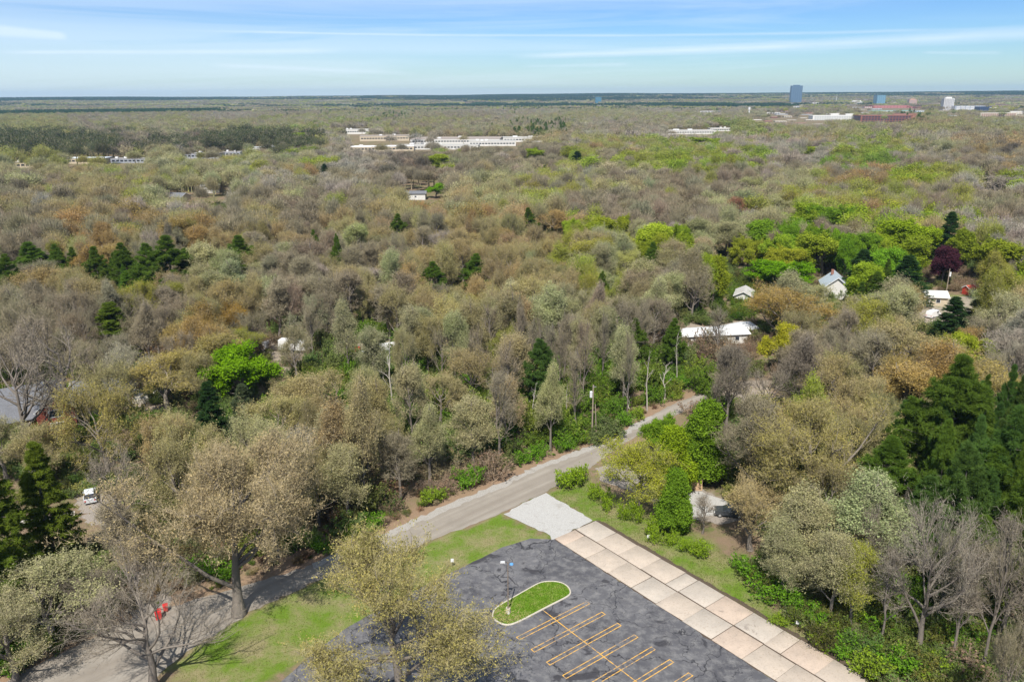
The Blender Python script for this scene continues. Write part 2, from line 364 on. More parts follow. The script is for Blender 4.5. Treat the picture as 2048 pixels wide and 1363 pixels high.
# colour families: albedo of buds, leaves or needles
PAL = {
 'g': ((0.245, 0.213, 0.135), 'bare', ('tall', 'oak')), 'd': ((0.13, 0.11, 0.09), 'bare', ('tall',)),
 'w': ((0.34, 0.31, 0.265), 'bare', ('oak', 'tall')), 'b': ((0.35, 0.295, 0.135), 'bud', ('oak',)),
 'o': ((0.34, 0.235, 0.085), 'bud', ('oak', 'tall')), 'y': ((0.29, 0.31, 0.045), 'bud', ('oak', 'tall')),
 'p': ((0.34, 0.33, 0.17), 'bud', ('tall', 'oak')), 'l': ((0.25, 0.31, 0.028), 'leaf', ('oak', 'tall')),
 'v': ((0.165, 0.275, 0.022), 'leaf', ('oak',)), 'r': ((0.30, 0.12, 0.07), 'bud', ('oak',)),
 'm': ((0.075, 0.025, 0.04), 'leaf', ('tall',)), 'c': ((0.10, 0.165, 0.025), 'leaf', ('pine',)),
 'e': ((0.05, 0.07, 0.022), 'bud', ('tall', 'oak')), 's': ((0.035, 0.075, 0.022), 'leaf', ('spruce',)), 'q': ((0.42, 0.45, 0.13), 'bud', ('oak',)),
 'k': ((0.085, 0.15, 0.035), 'leaf', ('pine',)), 't': ((0.11, 0.155, 0.02), 'leaf', ('spruce',)),
 'x': ((0.3, 0.28, 0.2), 'bare', ('snag',))}
NOUN = {'grand': 'oak_tree', 'oak': 'oak_tree', 'tall': 'forest_tree', 'cone': 'young_maple', 'pine': 'pine_tree', 'spruce': 'spruce_tree', 'snag': 'dead_tree'}

def vary(rng, c, a=0.13):
    b = 1 + rng.normal() * a
    return tuple(float(max(.004, v * b * (1 + rng.normal() * a * .45))) for v in c)
def meshes(form, var, kind):
    if form == 'snag': return SNAGS[var % 4]
    n = sum(1 for k in FORMS if k[0] == form); t, cr = FORMS[form, var % n]
    return t, cr.get(kind, cr['leaf'] if 'leaf' in cr else None)
def put_tree(p, H, width, form, kind, color, var, label, cat='tree', group=None, rot=None, name=None, barecolor=None):
    root = bpy.data.objects.new(name or NOUN[form], None); COL.objects.link(root)
    root.empty_display_size = .5; root.location = p
    root.rotation_euler = (0, 0, rot if rot is not None else (var * 1.7 + p[0]) % 6.28)
    base = {'snag': 10.0, 'grand': 19.0}.get(form, 15.0)
    root.scale = (width / 2 / FR[form], width / 2 / FR[form], H / base)
    root['label'] = label; root['category'] = cat
    if group: root['group'] = group
    tm, cm = meshes(form, var, kind)
    for nm, me in (('trunk', tm), ('crown', cm)):
        o = bpy.data.objects.new(nm, me); o.parent = root; COL.objects.link(o); o.color = (*color, 1)
    return root

# ------------------------------------------------------------------ ground
def in_poly(pts, poly):
    pts = np.asarray(pts)[:, :2]; poly = np.asarray(poly)[:, :2]
    x, y = pts[:, 0], pts[:, 1]; c = np.zeros(len(pts), bool); j = len(poly) - 1
    for i in range(len(poly)):
        xi, yi, xj, yj = *poly[i], *poly[j]
        cond = ((yi > y) != (yj > y)) & (x < (xj - xi) * (y - yi) / (yj - yi + 1e-12) + xi)
        c ^= cond; j = i
    return c
def gp(lst): return [tuple(at(x, y)[:2]) for x, y in lst]
def seg_dist(pts, line):
    d = np.full(len(pts), 1e9)
    for a, b in zip(line[:-1], line[1:]):
        a, b = np.array(a), np.array(b); ab = b - a
        t = np.clip(((pts - a) @ ab) / (ab @ ab), 0, 1)
        d = np.minimum(d, np.linalg.norm(pts - a - t[:, None] * ab, axis=1))
    return d
def hill(x, y):
    r = np.hypot(x, y); s = np.clip((r - 4300) / 4200, 0, 1); s = s * s * (3 - 2 * s)
    n = 3.2 * np.sin(x / 900 + 1) + 2.6 * np.sin(x / 410 + y / 1500) + 1.6 * np.sin(x / 170 + 2)
    return s * (49 + n + 5 * np.clip(x / 5000, -1, 1))
road_n = [(-60, 1400), (40, 1345), (108, 1312), (200, 1268), (262, 1238), (361, 1207), (460, 1178), (506, 1166), (626, 1128), (738, 1080), (825, 1042), (911, 1003), (1005, 966), (1078, 930), (1168, 898), (1230, 873), (1300, 832), (1350, 806), (1410, 783)]
road_s = [(1470, 796), (1375, 818), (1320, 846), (1262, 878), (1222, 904), (1175, 939), (1089, 984), (1005, 1024), (962, 1043), (882, 1071), (817, 1101), (720, 1131), (640, 1157), (542, 1203), (506, 1219), (398, 1287), (325, 1342), (240, 1420)]
ROADN, ROADS = gp(road_n), gp(road_s)
def make_ground():
    def ax(lo, hi, a, b, step, g):
        v = list(np.arange(a, b, step)); s = step
        while v[-1] < hi: s *= g; v.append(v[-1] + s)
        s = step
        while v[0] > lo: s *= g; v.insert(0, v[0] - s)
        return np.array(v)
    X, Y = ax(-14500, 14500, -130, 150, 1.6, 1.09), ax(-600, 15000, 60, 300, 1.6, 1.06)
    gx, gy = np.meshgrid(X, Y); P = np.stack([gx.ravel(), gy.ravel()], 1)
    z = hill(P[:, 0], P[:, 1]) - 0.02
    V = np.column_stack([P, z]); nx, ny = len(X), len(Y)
    i = np.arange(nx * ny).reshape(ny, nx)
    Q = np.stack([i[:-1, :-1], i[:-1, 1:], i[1:, 1:], i[1:, :-1]], -1).reshape(-1, 4)
    m, nt = new_mat('forest_floor'); p = pos(nt)
    at_ = N(nt, 'ShaderNodeAttribute', attribute_type='GEOMETRY', attribute_name='cover')
    sp = N(nt, 'ShaderNodeSeparateColor'); nt.links.new(at_.outputs['Color'], sp.inputs[0])
    n1, n2, n3 = noise(nt, p, .08, 6, .6), noise(nt, p, .7, 5, .65), noise(nt, p, 5.0, 5, .7)
    litter = mixc(nt, n3, (0.10, 0.07, 0.045), (0.26, 0.19, 0.13))
    green = mixc(nt, n3, (0.035, 0.06, 0.014), (0.12, 0.17, 0.03))
    floor = mixc(nt, ramp(nt, n1, [(.42, 0.0), (.6, 1.0)]), litter, mixc(nt, ramp(nt, n2, [(.4, 0.0), (.6, .9)]), litter, green))
    rust = mixc(nt, n3, (0.13, 0.085, 0.055), (0.34, 0.235, 0.16))
    lk = math_n(nt, 'MULTIPLY', sp.outputs[0], ramp(nt, n2, [(.25, 0.35), (.6, 1.0)]), True)
    c = mixc(nt, lk, floor, rust)
    dry = mixc(nt, n3, (0.13, 0.125, 0.05), (0.27, 0.235, 0.13)); lush = mixc(nt, n3, (0.055, 0.11, 0.010), (0.14, 0.21, 0.025))
    lawn = mixc(nt, ramp(nt, noise(nt, p, .22, 6, .65), [(.40, 1.0), (.62, 0.0)]), dry, lush)
    c = mixc(nt, math_n(nt, 'MULTIPLY', math_n(nt, 'ADD', sp.outputs[1], math_n(nt, 'MULTIPLY', math_n(nt, 'SUBTRACT', n2, .5), .5)), math_n(nt, 'MULTIPLY', sp.outputs[1], 1.6, True), True), c, lawn)
    dirt = mixc(nt, n2, (0.17, 0.14, 0.11), (0.36, 0.31, 0.26))
    c = mixc(nt, math_n(nt, 'MULTIPLY', sp.outputs[2], ramp(nt, n2, [(.3, .4), (.55, 1.0)]), True), c, dirt)
    finish(nt, c, .95, n3, .06, 0, .1)
    me = mk_mesh('ground', V, [(Q, 0)], [m])
    near = (P[:, 1] < 500) & (abs(P[:, 0]) < 300)
    cov = np.zeros((len(P), 4)); cov[:, 3] = 1
    d = seg_dist(P[near], ROADN); lit = np.clip(1 - (d - 1.5) / 4.5, 0, 1)
    for (x, y, r) in ((180, 1275, 7), (350, 1190, 6), (330, 1230, 4), (590, 1110, 5)):
        q = at(x, y); lit = np.maximum(lit, np.clip(1.4 - np.hypot(P[near][:, 0] - q.x, P[near][:, 1] - q.y) / r, 0, 1))
    lawn_polys = [gp([(1005, 1024), (1110, 1078), (1060, 1080), (933, 1132), (640, 1300), (430, 1420), (325, 1342), (398, 1287), (506, 1219), (542, 1203), (640, 1157), (817, 1101), (962, 1043)]),
                  gp([(1089, 984), (1175, 960), (1290, 1030), (1420, 1080), (1500, 1150), (1560, 1230), (1700, 1340), (1640, 1330), (1416, 1175), (1186, 1042)]),
                  gp([(1450, 545), (1510, 545), (1530, 580), (1445, 585)]), 
                  gp([(1800, 590), (1950, 590), (1960, 625), (1800, 630)]), gp([(240, 1000), (290, 1060), (300, 1160), (250, 1120)])]
    lw = np.zeros(near.sum())
    for pl in lawn_polys: lw = np.maximum(lw, in_poly(P[near], pl))
    dp = np.zeros(near.sum())
    for pl in ([(1440, 765), (1540, 760), (1540, 800), (1440, 806)], [(525, 670), (640, 680), (640, 745), (530, 760)], [(690, 680), (800, 665), (830, 740), (720, 750)],
               [(1300, 650), (1500, 640), (1510, 690), (1330, 700)], [(1790, 600), (1960, 590), (1960, 645), (1790, 655)],
               [(1360, 975), (1420, 985), (1500, 1030), (1380, 1040)], [(250, 800), (330, 790), (340, 850), (260, 860)]):
        dp = np.maximum(dp, in_poly(P[near], gp(pl)))
    cov[near, 0] = lit * (1 - lw); cov[near, 1] = lw; cov[near, 2] = dp
    a = me.color_attributes.new('cover', 'FLOAT_COLOR', 'POINT'); a.data.foreach_set('color', cov.ravel().astype(np.float32))
    o = bpy.data.objects.new('ground', me); COL.objects.link(o); o['kind'] = 'structure'
make_ground()

def subdiv_poly(pts, step, amp, rng):
    out = []
    for i in range(len(pts)):
        a, b = np.array(pts[i]), np.array(pts[(i + 1) % len(pts)]); n = max(1, int(np.linalg.norm(b - a) / step))
        for k in range(n): out.append(a + (b - a) * k / n + rng.normal(size=2) * amp)
    return [tuple(p) for p in out]
def sheet(name, pts, z, mat, kind='structure', amp=.12, step=.8, parent=None, thick=None):
    import bmesh
    pts = subdiv_poly(pts, step, amp, RNG) if amp else pts
    bm = bmesh.new(); vs = [bm.verts.new((p[0], p[1], z)) for p in pts]; f = bm.faces.new(vs)
    if f.normal.z < 0: f.normal_flip()
    bm.normal_update()
    if thick:
        r = bmesh.ops.extrude_face_region(bm, geom=[f]); vv = [g for g in r['geom'] if isinstance(g, bmesh.types.BMVert)]
        for v in vv: v.co.z += thick
        bmesh.ops.recalc_face_normals(bm, faces=bm.faces)
    bmesh.ops.triangulate(bm, faces=[g for g in bm.faces if len(g.verts) > 4])
    me = bpy.data.meshes.new(name); bm.to_mesh(me); bm.free(); me.materials.append(mat)
    o = bpy.data.objects.new(name, me); COL.objects.link(o)
    if parent: o.parent = parent
    elif kind: o['kind'] = kind
    return o

HD, CD = np.array([0.7921507, 0.61032554]), np.array([0.62828265, -0.77798516]); CD = np.array([HD[1], -HD[0]])
def road_mat():
    m, nt = new_mat('worn_road'); p = pos(nt)
    n1, n2, n3 = noise(nt, p, .35, 5, .6), noise(nt, p, 3., 5, .7), noise(nt, p, 14., 4, .7)
    rd = np.array(ROADN[16]) - np.array(ROADN[9]); ang = math.atan2(rd[1], rd[0])
    st = noise(nt, mapping(nt, mapping(nt, p, rot=(0, 0, -ang)), (.03, .8, 1)), 1., 4, .5)
    c = mixc(nt, ramp(nt, st, [(.35, 0.), (.65, 1.)]), (0.205, 0.18, 0.15), (0.27, 0.245, 0.21))
    c = mixc(nt, ramp(nt, n1, [(.45, 0.), (.7, .55)]), c, (0.18, 0.16, 0.135))
    c = mixc(nt, ramp(nt, n3, [(.3, .35), (.5, 0.), (.62, 0.), (.75, .5)]), c, (0.32, 0.29, 0.255))
    c = mixc(nt, ramp(nt, n2, [(.3, .4), (.45, 0.)]), c, (0.17, 0.145, 0.12))
    finish(nt, c, .95, n3, .03, 0, .15); return m
def gravel_mat(name, a, b, d):
    m, nt = new_mat(name); p = pos(nt)
    v = N(nt, 'ShaderNodeTexVoronoi'); v.inputs['Scale'].default_value = 13.; nt.links.new(p, v.inputs['Vector'])
    n1, n2 = noise(nt, p, .5, 5, .6), noise(nt, p, 9., 4, .7)
    c = mixc(nt, v.outputs['Color'], a, b); c = mixc(nt, ramp(nt, n2, [(.34, .6), (.48, 0.)]), c, d)
    c = mixc(nt, ramp(nt, n1, [(.58, 0.), (.72, .75)]), c, d)
    finish(nt, c, .95, v.outputs['Distance'], .06, 0, .15); return m
def asphalt_mat():
    m, nt = new_mat('old_asphalt'); p = pos(nt)
    n1 = noise(nt, p, .13, 6, .62, .6); n2 = noise(nt, p, .9, 6, .7); n3 = noise(nt, p, 16., 3, .7)
    c = mixc(nt, ramp(nt, n1, [(.34, 0.), (.66, 1.)]), (0.058, 0.058, 0.066), (0.118, 0.117, 0.125))
    c = mixc(nt, ramp(nt, n2, [(.45, 0.), (.72, .7)]), c, (0.22, 0.215, 0.21))
    c = mixc(nt, ramp(nt, noise(nt, p, .2, 7, .6, 1.4), [(.36, .85), (.40, 0.)]), c, (0.028, 0.027, 0.032))
    # hairline cracks: worn crack web
    w = N(nt, 'ShaderNodeVectorMath', operation='MULTIPLY_ADD')
    nz = N(nt, 'ShaderNodeTexNoise'); nz.inputs['Scale'].default_value = .5; nz.inputs['Detail'].default_value = 4; nt.links.new(p, nz.inputs['Vector'])
    nt.links.new(nz.outputs['Color'], w.inputs[0]); w.inputs[1].default_value = (4.5, 4.5, 0); nt.links.new(p, w.inputs[2])
    for sc, wd, am in ((.13, .008, .95), (.33, .009, .7)):
        v = N(nt, 'ShaderNodeTexVoronoi', feature='DISTANCE_TO_EDGE'); v.inputs['Scale'].default_value = sc
        nt.links.new(w.outputs[0], v.inputs['Vector'])
        cr = ramp(nt, v.outputs['Distance'], [(wd * .5, am), (wd * 1.3, 0.)])
        if sc > .3: cr = math_n(nt, 'MULTIPLY', cr, ramp(nt, noise(nt, p, .1, 2), [(.45, 0.), (.55, 1.)]))
        c = mixc(nt, cr, c, (0.022, 0.022, 0.026))
    c = mixc(nt, ramp(nt, n3, [(.3, .4), (.5, 0.)]), c, (0.06, 0.06, 0.065))
    finish(nt, c, .85, n3, .02, 0, .3); return m
GRAVEL = gravel_mat('white_gravel', (0.32, 0.315, 0.305), (0.44, 0.435, 0.42), (0.20, 0.175, 0.145))
GREYGRAVEL = gravel_mat('grey_gravel', (0.19, 0.165, 0.14), (0.33, 0.295, 0.26), (0.13, 0.105, 0.08))
ASPHALT = asphalt_mat()
sheet('road', ROADN + ROADS, 0.010, road_mat())
# pale gravel shoulder along the far edge of the road
sh = [np.array(p) for p in ROADN[8:17]]; inn = [p + np.array([.35, -1.0]) * (1.2) for p in sh]
sheet('gravel_shoulder', [tuple(p + np.array([-.1, .3])) for p in sh] + [tuple(p) for p in inn[::-1]], 0.022, gravel_mat('shoulder_gravel', (0.25, 0.235, 0.21), (0.38, 0.36, 0.335), (0.19, 0.165, 0.135)), amp=.2)
sheet('gravel_patch', gp([(1008, 1026), (1089, 986), (1100, 990), (1187, 1040), (1109, 1079), (1100, 1072), (1060, 1052)]), 0.034, GRAVEL, amp=.14)
sheet('driveway', gp([(262, 1250), (255, 1170), (262, 1110), (210, 1060), (165, 1035), (150, 1000), (120, 965), (140, 945), (220, 950), (240, 1010), (275, 1075), (330, 1130), (345, 1215)]), 0.004, GREYGRAVEL, amp=.4)
sheet('driveway', gp([(1195, 935), (1240, 925), (1330, 950), (1420, 985), (1500, 1030), (1440, 1050), (1385, 1035), (1330, 1020), (1280, 985), (1200, 962)]), 0.004, GREYGRAVEL, amp=.3)
sheet('gravel_yard', gp([(1350, 975), (1410, 985), (1480, 1010), (1480, 1030), (1370, 1035), (1345, 1010)]), 0.012, GRAVEL, amp=.25)
lot = gp([(1109, 1078), (1060, 1076), (1005, 1094), (933, 1130), (870, 1160), (800, 1195), (700, 1250), (620, 1310), (560, 1363), (520, 1450)])
endp = np.array(lot[0]) + CD * 75; lot2 = [tuple(endp), tuple(endp - HD * 60)]
sheet('parking_lot', lot2[::-1][::-1][0:0] + lot + [tuple(np.array(lot[-1]) + CD * 20), tuple(endp - HD * 25), tuple(endp)], 0.016, ASPHALT, amp=.05, step=1.2)
# concrete strip of slabs, two lanes
def slab_strip():
    m, nt = new_mat('concrete_slabs'); p = pos(nt)
    a = N(nt, 'ShaderNodeAttribute', attribute_type='GEOMETRY', attribute_name='slab').outputs['Color']
    n1, n2, n3 = noise(nt, p, .5, 6, .65), noise(nt, p, 4., 5, .7), noise(nt, mapping(nt, p, (.3, 4, 1), rot=(0, 0, 0.9)), 1, 4)
    c = mixc(nt, 1., a, ramp(nt, n1, [(.3, (.84, .84, .84)), (.7, (1.08, 1.06, 1.04))]), 'MULTIPLY')
    c = mixc(nt, ramp(nt, n2, [(.33, .55), (.45, 0.)]), c, (0.25, 0.19, 0.14)); c = mixc(nt, ramp(nt, noise(nt, p, 1.3, 7, .75, .8), [(.56, 0.), (.72, .6)]), c, (0.27, 0.235, 0.20))
    c = mixc(nt, ramp(nt, noise(nt, p, .35, 7, .7, 1.), [(.30, .75), (.36, 0.)]), c, (0.16, 0.135, 0.115))
    finish(nt, c, .9, n2, .02, 0, .2)
    j, ntj = new_mat('dirt_joint'); finish(ntj, (0.075, 0.055, 0.04), .95)
    p0 = np.array(at(1109, 1077)[:2]); W = float(np.linalg.norm(np.array(at(1187, 1039)[:2]) - p0)); L = 78.
    rng = np.random.default_rng(3); V, Fq, C = [], [], []
    lanes = [(0.02, W * .5 - .09), (W * .5 + .12, W)]
    for li, (a0, a1) in enumerate(lanes):
        s = 0.0 if li == 0 else 0.0
        while s < L:
            ln = 4.4 * (1 if rng.random() > .12 else .5); g = .05
            k = rng.random(); hue = (0.41, 0.335, 0.275) if k < .3 else ((0.40, 0.345, 0.29) if k < .75 else (0.385, 0.345, 0.30))
            if s > 45: hue = tuple(h * .9 for h in (0.34, 0.31, 0.27))
            jt = rng.normal(size=8) * .045
            q = [p0 + HD * (a0 + jt[0]) + CD * (s + g * .5 + jt[1]), p0 + HD * (a1 + jt[2]) + CD * (s + g * .5 + jt[3]), p0 + HD * (a1 + jt[4]) + CD * (s + ln - g * .5), p0 + HD * (a0 + jt[6]) + CD * (s + ln - g * .5)]
            z = .05 + rng.random() * .02; b = len(V); e = .03
            cen = sum(q) / 4
            for t in q: V.append((*t, 0.0))
            for t in q: V.append((*t, z - .015))
            for t in q: V.append((*(t + (cen - t) / np.linalg.norm(cen - t) * e), z))
            for k2 in range(4):
                k3 = (k2 + 1) % 4; Fq += [(b + k2, b + k3, b + 4 + k3, b + 4 + k2), (b + 4 + k2, b + 4 + k3, b + 8 + k3, b + 8 + k2)]
            Fq.append((b + 8, b + 9, b + 10, b + 11)); C += [hue] * 12; s += ln
    me = mk_mesh('concrete_strip', V, [(np.array(Fq), 0)], [m])
    ca = me.color_attributes.new('slab', 'FLOAT_COLOR', 'POINT'); ca.data.foreach_set('color', np.array([(*c, 1) for c in C], np.float32).ravel())
    o = bpy.data.objects.new('concrete_pavement', me); COL.objects.link(o); o['kind'] = 'structure'
    sheet('pavement_bed', [tuple(p0 - HD * .12 - CD * .1), tuple(p0 + HD * (W + .75) - CD * .1), tuple(p0 + HD * (W + .55) + CD * L), tuple(p0 - HD * .12 + CD * L)], 0.028, j, amp=.1, step=.6)
    return p0, W
SP0, SW = slab_strip()

# curbed island
def island():
    z2 = lambda a, b: (680 + a * 740 / 2046, 870 + b * 740 / 2046)
    ol = [z2(*q) for q in [(838, 995), (848, 965), (885, 935), (960, 893), (1045, 845), (1105, 812), (1160, 806), (1215, 810), (1255, 828), (1275, 852), (1280, 880), (1245, 903), (1160, 945), (1060, 998), (985, 1036), (940, 1052), (900, 1050), (862, 1030), (842, 1012)]]
    g = [np.array(q) for q in gp(ol)]
    for _ in range(2):
        g = [w for i in range(len(g)) for w in (g[i] * .75 + g[(i + 1) % len(g)] * .25, g[i] * .25 + g[(i + 1) % len(g)] * .75)]
    cen = sum(g) / len(g); n = len(g)
    def inset(d):
        out = []
        for i in range(n):
            t = g[(i + 1) % n] - g[i - 1]; nn = np.array([-t[1], t[0]]); nn /= np.linalg.norm(nn) + 1e-9
            if nn @ (cen - g[i]) < 0: nn = -nn
            out.append(g[i] + nn * d)
        return out
    V, Q = [], []; prof = [(0, 0.0), (0.015, .13), (0.04, .15), (.16, .15), (.18, .13), (.18, .02)]
    for d, z in prof: V += [(*q, z) for q in inset(d)]
    for k in range(len(prof) - 1):
        for i in range(n): Q.append((k * n + i, k * n + (i + 1) % n, (k + 1) * n + (i + 1) % n, (k + 1) * n + i))
    cm = simple('curb_concrete', (0.42, 0.385, 0.32), .9, 0, .25, 3.)
    o = bpy.data.objects.new('kerb', mk_mesh('kerb', V, [(np.array(Q), 0)], [cm])); COL.objects.link(o); o['kind'] = 'structure'
    m, nt = new_mat('island_grass'); p = pos(nt); n3, n1 = noise(nt, p, 7., 5, .75), noise(nt, p, .9, 5, .6)
    c = mixc(nt, n3, (0.05, 0.12, 0.010), (0.15, 0.25, 0.02)); c = mixc(nt, ramp(nt, n1, [(.45, 0.), (.65, .8)]), c, (0.22, 0.24, 0.07))
    finish(nt, c, .9, n3, .08, 0, .1)
    s = sheet('grass_island', [tuple(q) for q in inset(.19)], .10, m, amp=0)
    # grass blades on island and lawn
    return [tuple(q) for q in inset(.22)], m
ISL, _m = island()
def grass(name, polys, n, h, color, z, zoff=0.):
    rng = np.random.default_rng(5); P = []
    for pl in polys:
        a = np.array(pl); lo, hi = a.min(0), a.max(0); q = lo + rng.random((n, 2)) * (hi - lo); P.append(q[in_poly(q, pl)])
    P = np.concatenate(P); A = np.column_stack([P, np.full(len(P), z)]); E = A + np.column_stack([rng.normal(size=(len(P), 2)) * h * .5, h * (.5 + rng.random(len(P)))])
    acc = Acc(); slivers(acc, rng, A, E, h * .9, 0); me = acc.mesh(name, [LEAF])
    o = bpy.data.objects.new(name, me); COL.objects.link(o); o.color = (*color, 1); o['kind'] = 'stuff'
    o['label'] = 'short mown grass'; o['category'] = 'grass'; return o
g1 = grass('grass', [ISL], 16000, .09, (0.12, 0.215, 0.02), .10); g1['label'] = 'bright mown grass on the kerbed island'
LAWN = gp([(1010, 1032), (1100, 1076), (1060, 1074), (1003, 1092), (931, 1128), (640, 1296), (430, 1415), (335, 1342), (400, 1290), (508, 1222), (545, 1206), (640, 1160), (817, 1105), (962, 1047)])
g2 = grass('grass', [LAWN], 60000, .07, (0.15, 0.175, 0.035), 0.0); g2['label'] = 'green and straw lawn between road and parking lot'
FRINGE = gp([(1095, 990), (1175, 960), (1290, 1030), (1420, 1080), (1500, 1150), (1560, 1230), (1690, 1330), (1640, 1320), (1416, 1168), (1190, 1038)])
g3 = grass('grass', [FRINGE], 60000, .10, (0.16, 0.19, 0.05), 0.0); g3['label'] = 'patchy dry grass beside the concrete pavement'

# parking stripes
def stripes():
    m, nt = new_mat('faded_yellow_paint'); p = pos(nt)
    n1 = noise(nt, p, 2.5, 6, .75); n2 = noise(nt, p, .35, 4, .6)
    f = math_n(nt, 'ADD', ramp(nt, n1, [(.47, 0.), (.62, .9)]), ramp(nt, n2, [(.5, 0.), (.68, .7)]), True)
    finish(nt, mixc(nt, f, (0.62, 0.34, 0.05), (0.14, 0.135, 0.14)), .8)
    z2 = lambda a, b: np.array(at(680 + a * 740 / 2046, 870 + b * 740 / 2046)[:2])
    o0 = z2(1185, 1020); V, Q = [], []
    def strip(a, b, w=.11):
        d = (b - a) / np.linalg.norm(b - a); nn = np.array([-d[1], d[0]]) * w / 2; i = len(V)
        V.extend([(*(a - nn), .024), (*(b - nn), .024), (*(b + nn), .024), (*(a + nn), .024)]); Q.append((i, i + 1, i + 2, i + 3))
    pitch = float(np.linalg.norm(z2(1550, 1285) - o0) / 4)
    objs = []
    for k in range(8):
        c = o0 + CD * pitch * k; hl = 5.75
        V, Q = [], []; a0, a1 = -hl, hl
        for s in (-.3, .3): strip(c + HD * a0 + CD * s, c + HD * a1 + CD * s)
        strip(c + HD * (a0 + .05) - CD * .36, c + HD * (a0 + .05) + CD * .36); strip(c + HD * (a1 - .05) - CD * .36, c + HD * (a1 - .05) + CD * .36)
        V = [(x, y, z + (.001 if i >= 8 else 0)) for i, (x, y, z) in enumerate(V)]
        o = bpy.data.objects.new('parking_marking', mk_mesh('parking_marking', V, [(np.array(Q), 0)], [m])); COL.objects.link(o); o['kind'] = 'structure'
    V, Q = [], []; strip(z2(1122, 966), o0 + CD * pitch * 9, .12); V = [(x, y, .027) for x, y, z in V]
    o = bpy.data.objects.new('parking_marking', mk_mesh('parking_marking', V, [(np.array(Q), 0)], [m])); COL.objects.link(o); o['kind'] = 'structure'
stripes()

# ------------------------------------------------------------------ box-style mesh builder for made things
class MB:
    def __init__(s): s.V, s.F = [], []
    def box(s, c, d, rz=0., tap=1.0, rx=0.):
        b = len(s.V); M = Matrix.Rotation(rz, 3, 'Z') @ Matrix.Rotation(rx, 3, 'X')
        for sz in (-1, 1):
            k = tap if sz > 0 else 1
            for sx, sy in ((-1, -1), (1, -1), (1, 1), (-1, 1)):
                s.V.append(tuple(Vector(c) + M @ Vector((sx * d[0] / 2 * k, sy * d[1] / 2 * k, sz * d[2] / 2))))
        s.F += [[b + i for i in f] for f in ((3, 2, 1, 0), (4, 5, 6, 7), (0, 1, 5, 4), (1, 2, 6, 5), (2, 3, 7, 6), (3, 0, 4, 7))]; return s
    def cyl(s, a, b_, r0, r1=None, n=12, caps=True):
        r1 = r0 if r1 is None else r1; a, b_ = Vector(a), Vector(b_); t = (b_ - a).normalized()
        u = t.orthogonal().normalized(); w = t.cross(u); b = len(s.V)
        for p, r in ((a, r0), (b_, r1)):
            for i in range(n):
                an = 6.28318 * i / n; s.V.append(tuple(p + (u * math.cos(an) + w * math.sin(an)) * r))
        s.F += [[b + i, b + (i + 1) % n, b + n + (i + 1) % n, b + n + i] for i in range(n)]
        if caps: s.F += [[b + i for i in range(n)][::-1], [b + n + i for i in range(n)]]
        return s
    def prism(s, prof, x0, x1):          # profile in (y,z), extruded along x
        b = len(s.V); n = len(prof)
        for x in (x0, x1): s.V += [(x, p[0], p[1]) for p in prof]
        s.F += [[b + i, b + (i + 1) % n, b + n + (i + 1) % n, b + n + i] for i in range(n)]
        s.F += [[b + i for i in range(n)][::-1], [b + n + i for i in range(n)]]; return s
    def build(s, name, mat, parent=None, label=None, smooth=False):
        me = bpy.data.meshes.new(name); me.from_pydata(s.V, [], s.F); me.materials.append(mat)
        import bmesh
        bm = bmesh.new(); bm.from_mesh(me); bmesh.ops.recalc_face_normals(bm, faces=bm.faces); bm.to_mesh(me); bm.free()
        if smooth:
            for p in me.polygons: p.use_smooth = True
        o = bpy.data.objects.new(name, me); COL.objects.link(o)
        if parent: o.parent = parent
        if label: o['label'] = label
        return o
def thing(name, label, cat, loc, rz=0., group=None):
    o = bpy.data.objects.new(name, None); COL.objects.link(o); o.empty_display_size = .5
    o.location = loc; o.rotation_euler = (0, 0, rz); o['label'] = label; o['category'] = cat
    if group: o['group'] = group
    return o
MET = simple('galvanised_metal', (0.42, 0.42, 0.42), .5, .6); WHITE = simple('white_paint', (0.62, 0.62, 0.61), .5, 0, .06)
DARKM = simple('dark_bronze_metal', (0.09, 0.075, 0.065), .5, .3); WOODP = simple('weathered_pole_wood', (0.27, 0.22, 0.17), .9)
CONC = simple('concrete', (0.5, 0.47, 0.42), .9); GLASS = simple('dark_glass', (0.03, 0.035, 0.045), .12, 0, .2, 1, .6)
TYRE = simple('tyre_rubber', (0.03, 0.03, 0.03), .9); RED = simple('red_plastic', (0.52, 0.02, 0.02), .4, 0, .15)
BLUE = simple('blue_paint', (0.10, 0.28, 0.55), .4, 0, .1)

# lamp post on the island
p = at(680 + 930 * 740 / 2046, 870 + 985 * 740 / 2046); p.z = .1
t = thing('lamp_post', 'tall parking lot lamp post standing on the grassy kerbed island', 'lamp post', p)
MB().cyl((0, 0, 0), (0, 0, .75), .30, .28, 20).build('base', CONC, t)
MB().box((0, 0, .76), (.3, .3, .03)).cyl((0, 0, .77), (0, 0, 7.3), .085, .065, 12).build('pole', simple('brown_grey_pole', (0.22, 0.18, 0.15), .6, .2), t)
MB().cyl((0, 0, 7.22), (-.5, -.05, 7.3), .035, None, 8).build('arm', DARKM, t)
h = MB().box((-.62, -.05, 7.33), (.62, .36, .13), 0, .8).build('lamp_head', simple('pale_lamp_metal', (.62, .62, .62), .4, .3), t)
MB().box((-.62, -.05, 7.255), (.46, .26, .02)).build('lens', GLASS, h)
MB().cyl((0, 0, 2.55), (.0, -.12, 2.62), .12, .12, 8).build('junction_box', DARKM, t)
# small round blue object on the asphalt, kind unknown
q = at(1023, 1128); o = MB().cyl((0, 0, 0), (0, 0, .12), .28, .24, 18).cyl((0, 0, .12), (0, 0, .18), .2, .05, 18).build('round_blue_object', BLUE)
o.location = (q.x, q.y, .02); o['label'] = 'small round blue object lying on the asphalt past the lamp post'; o['category'] = 'lid'

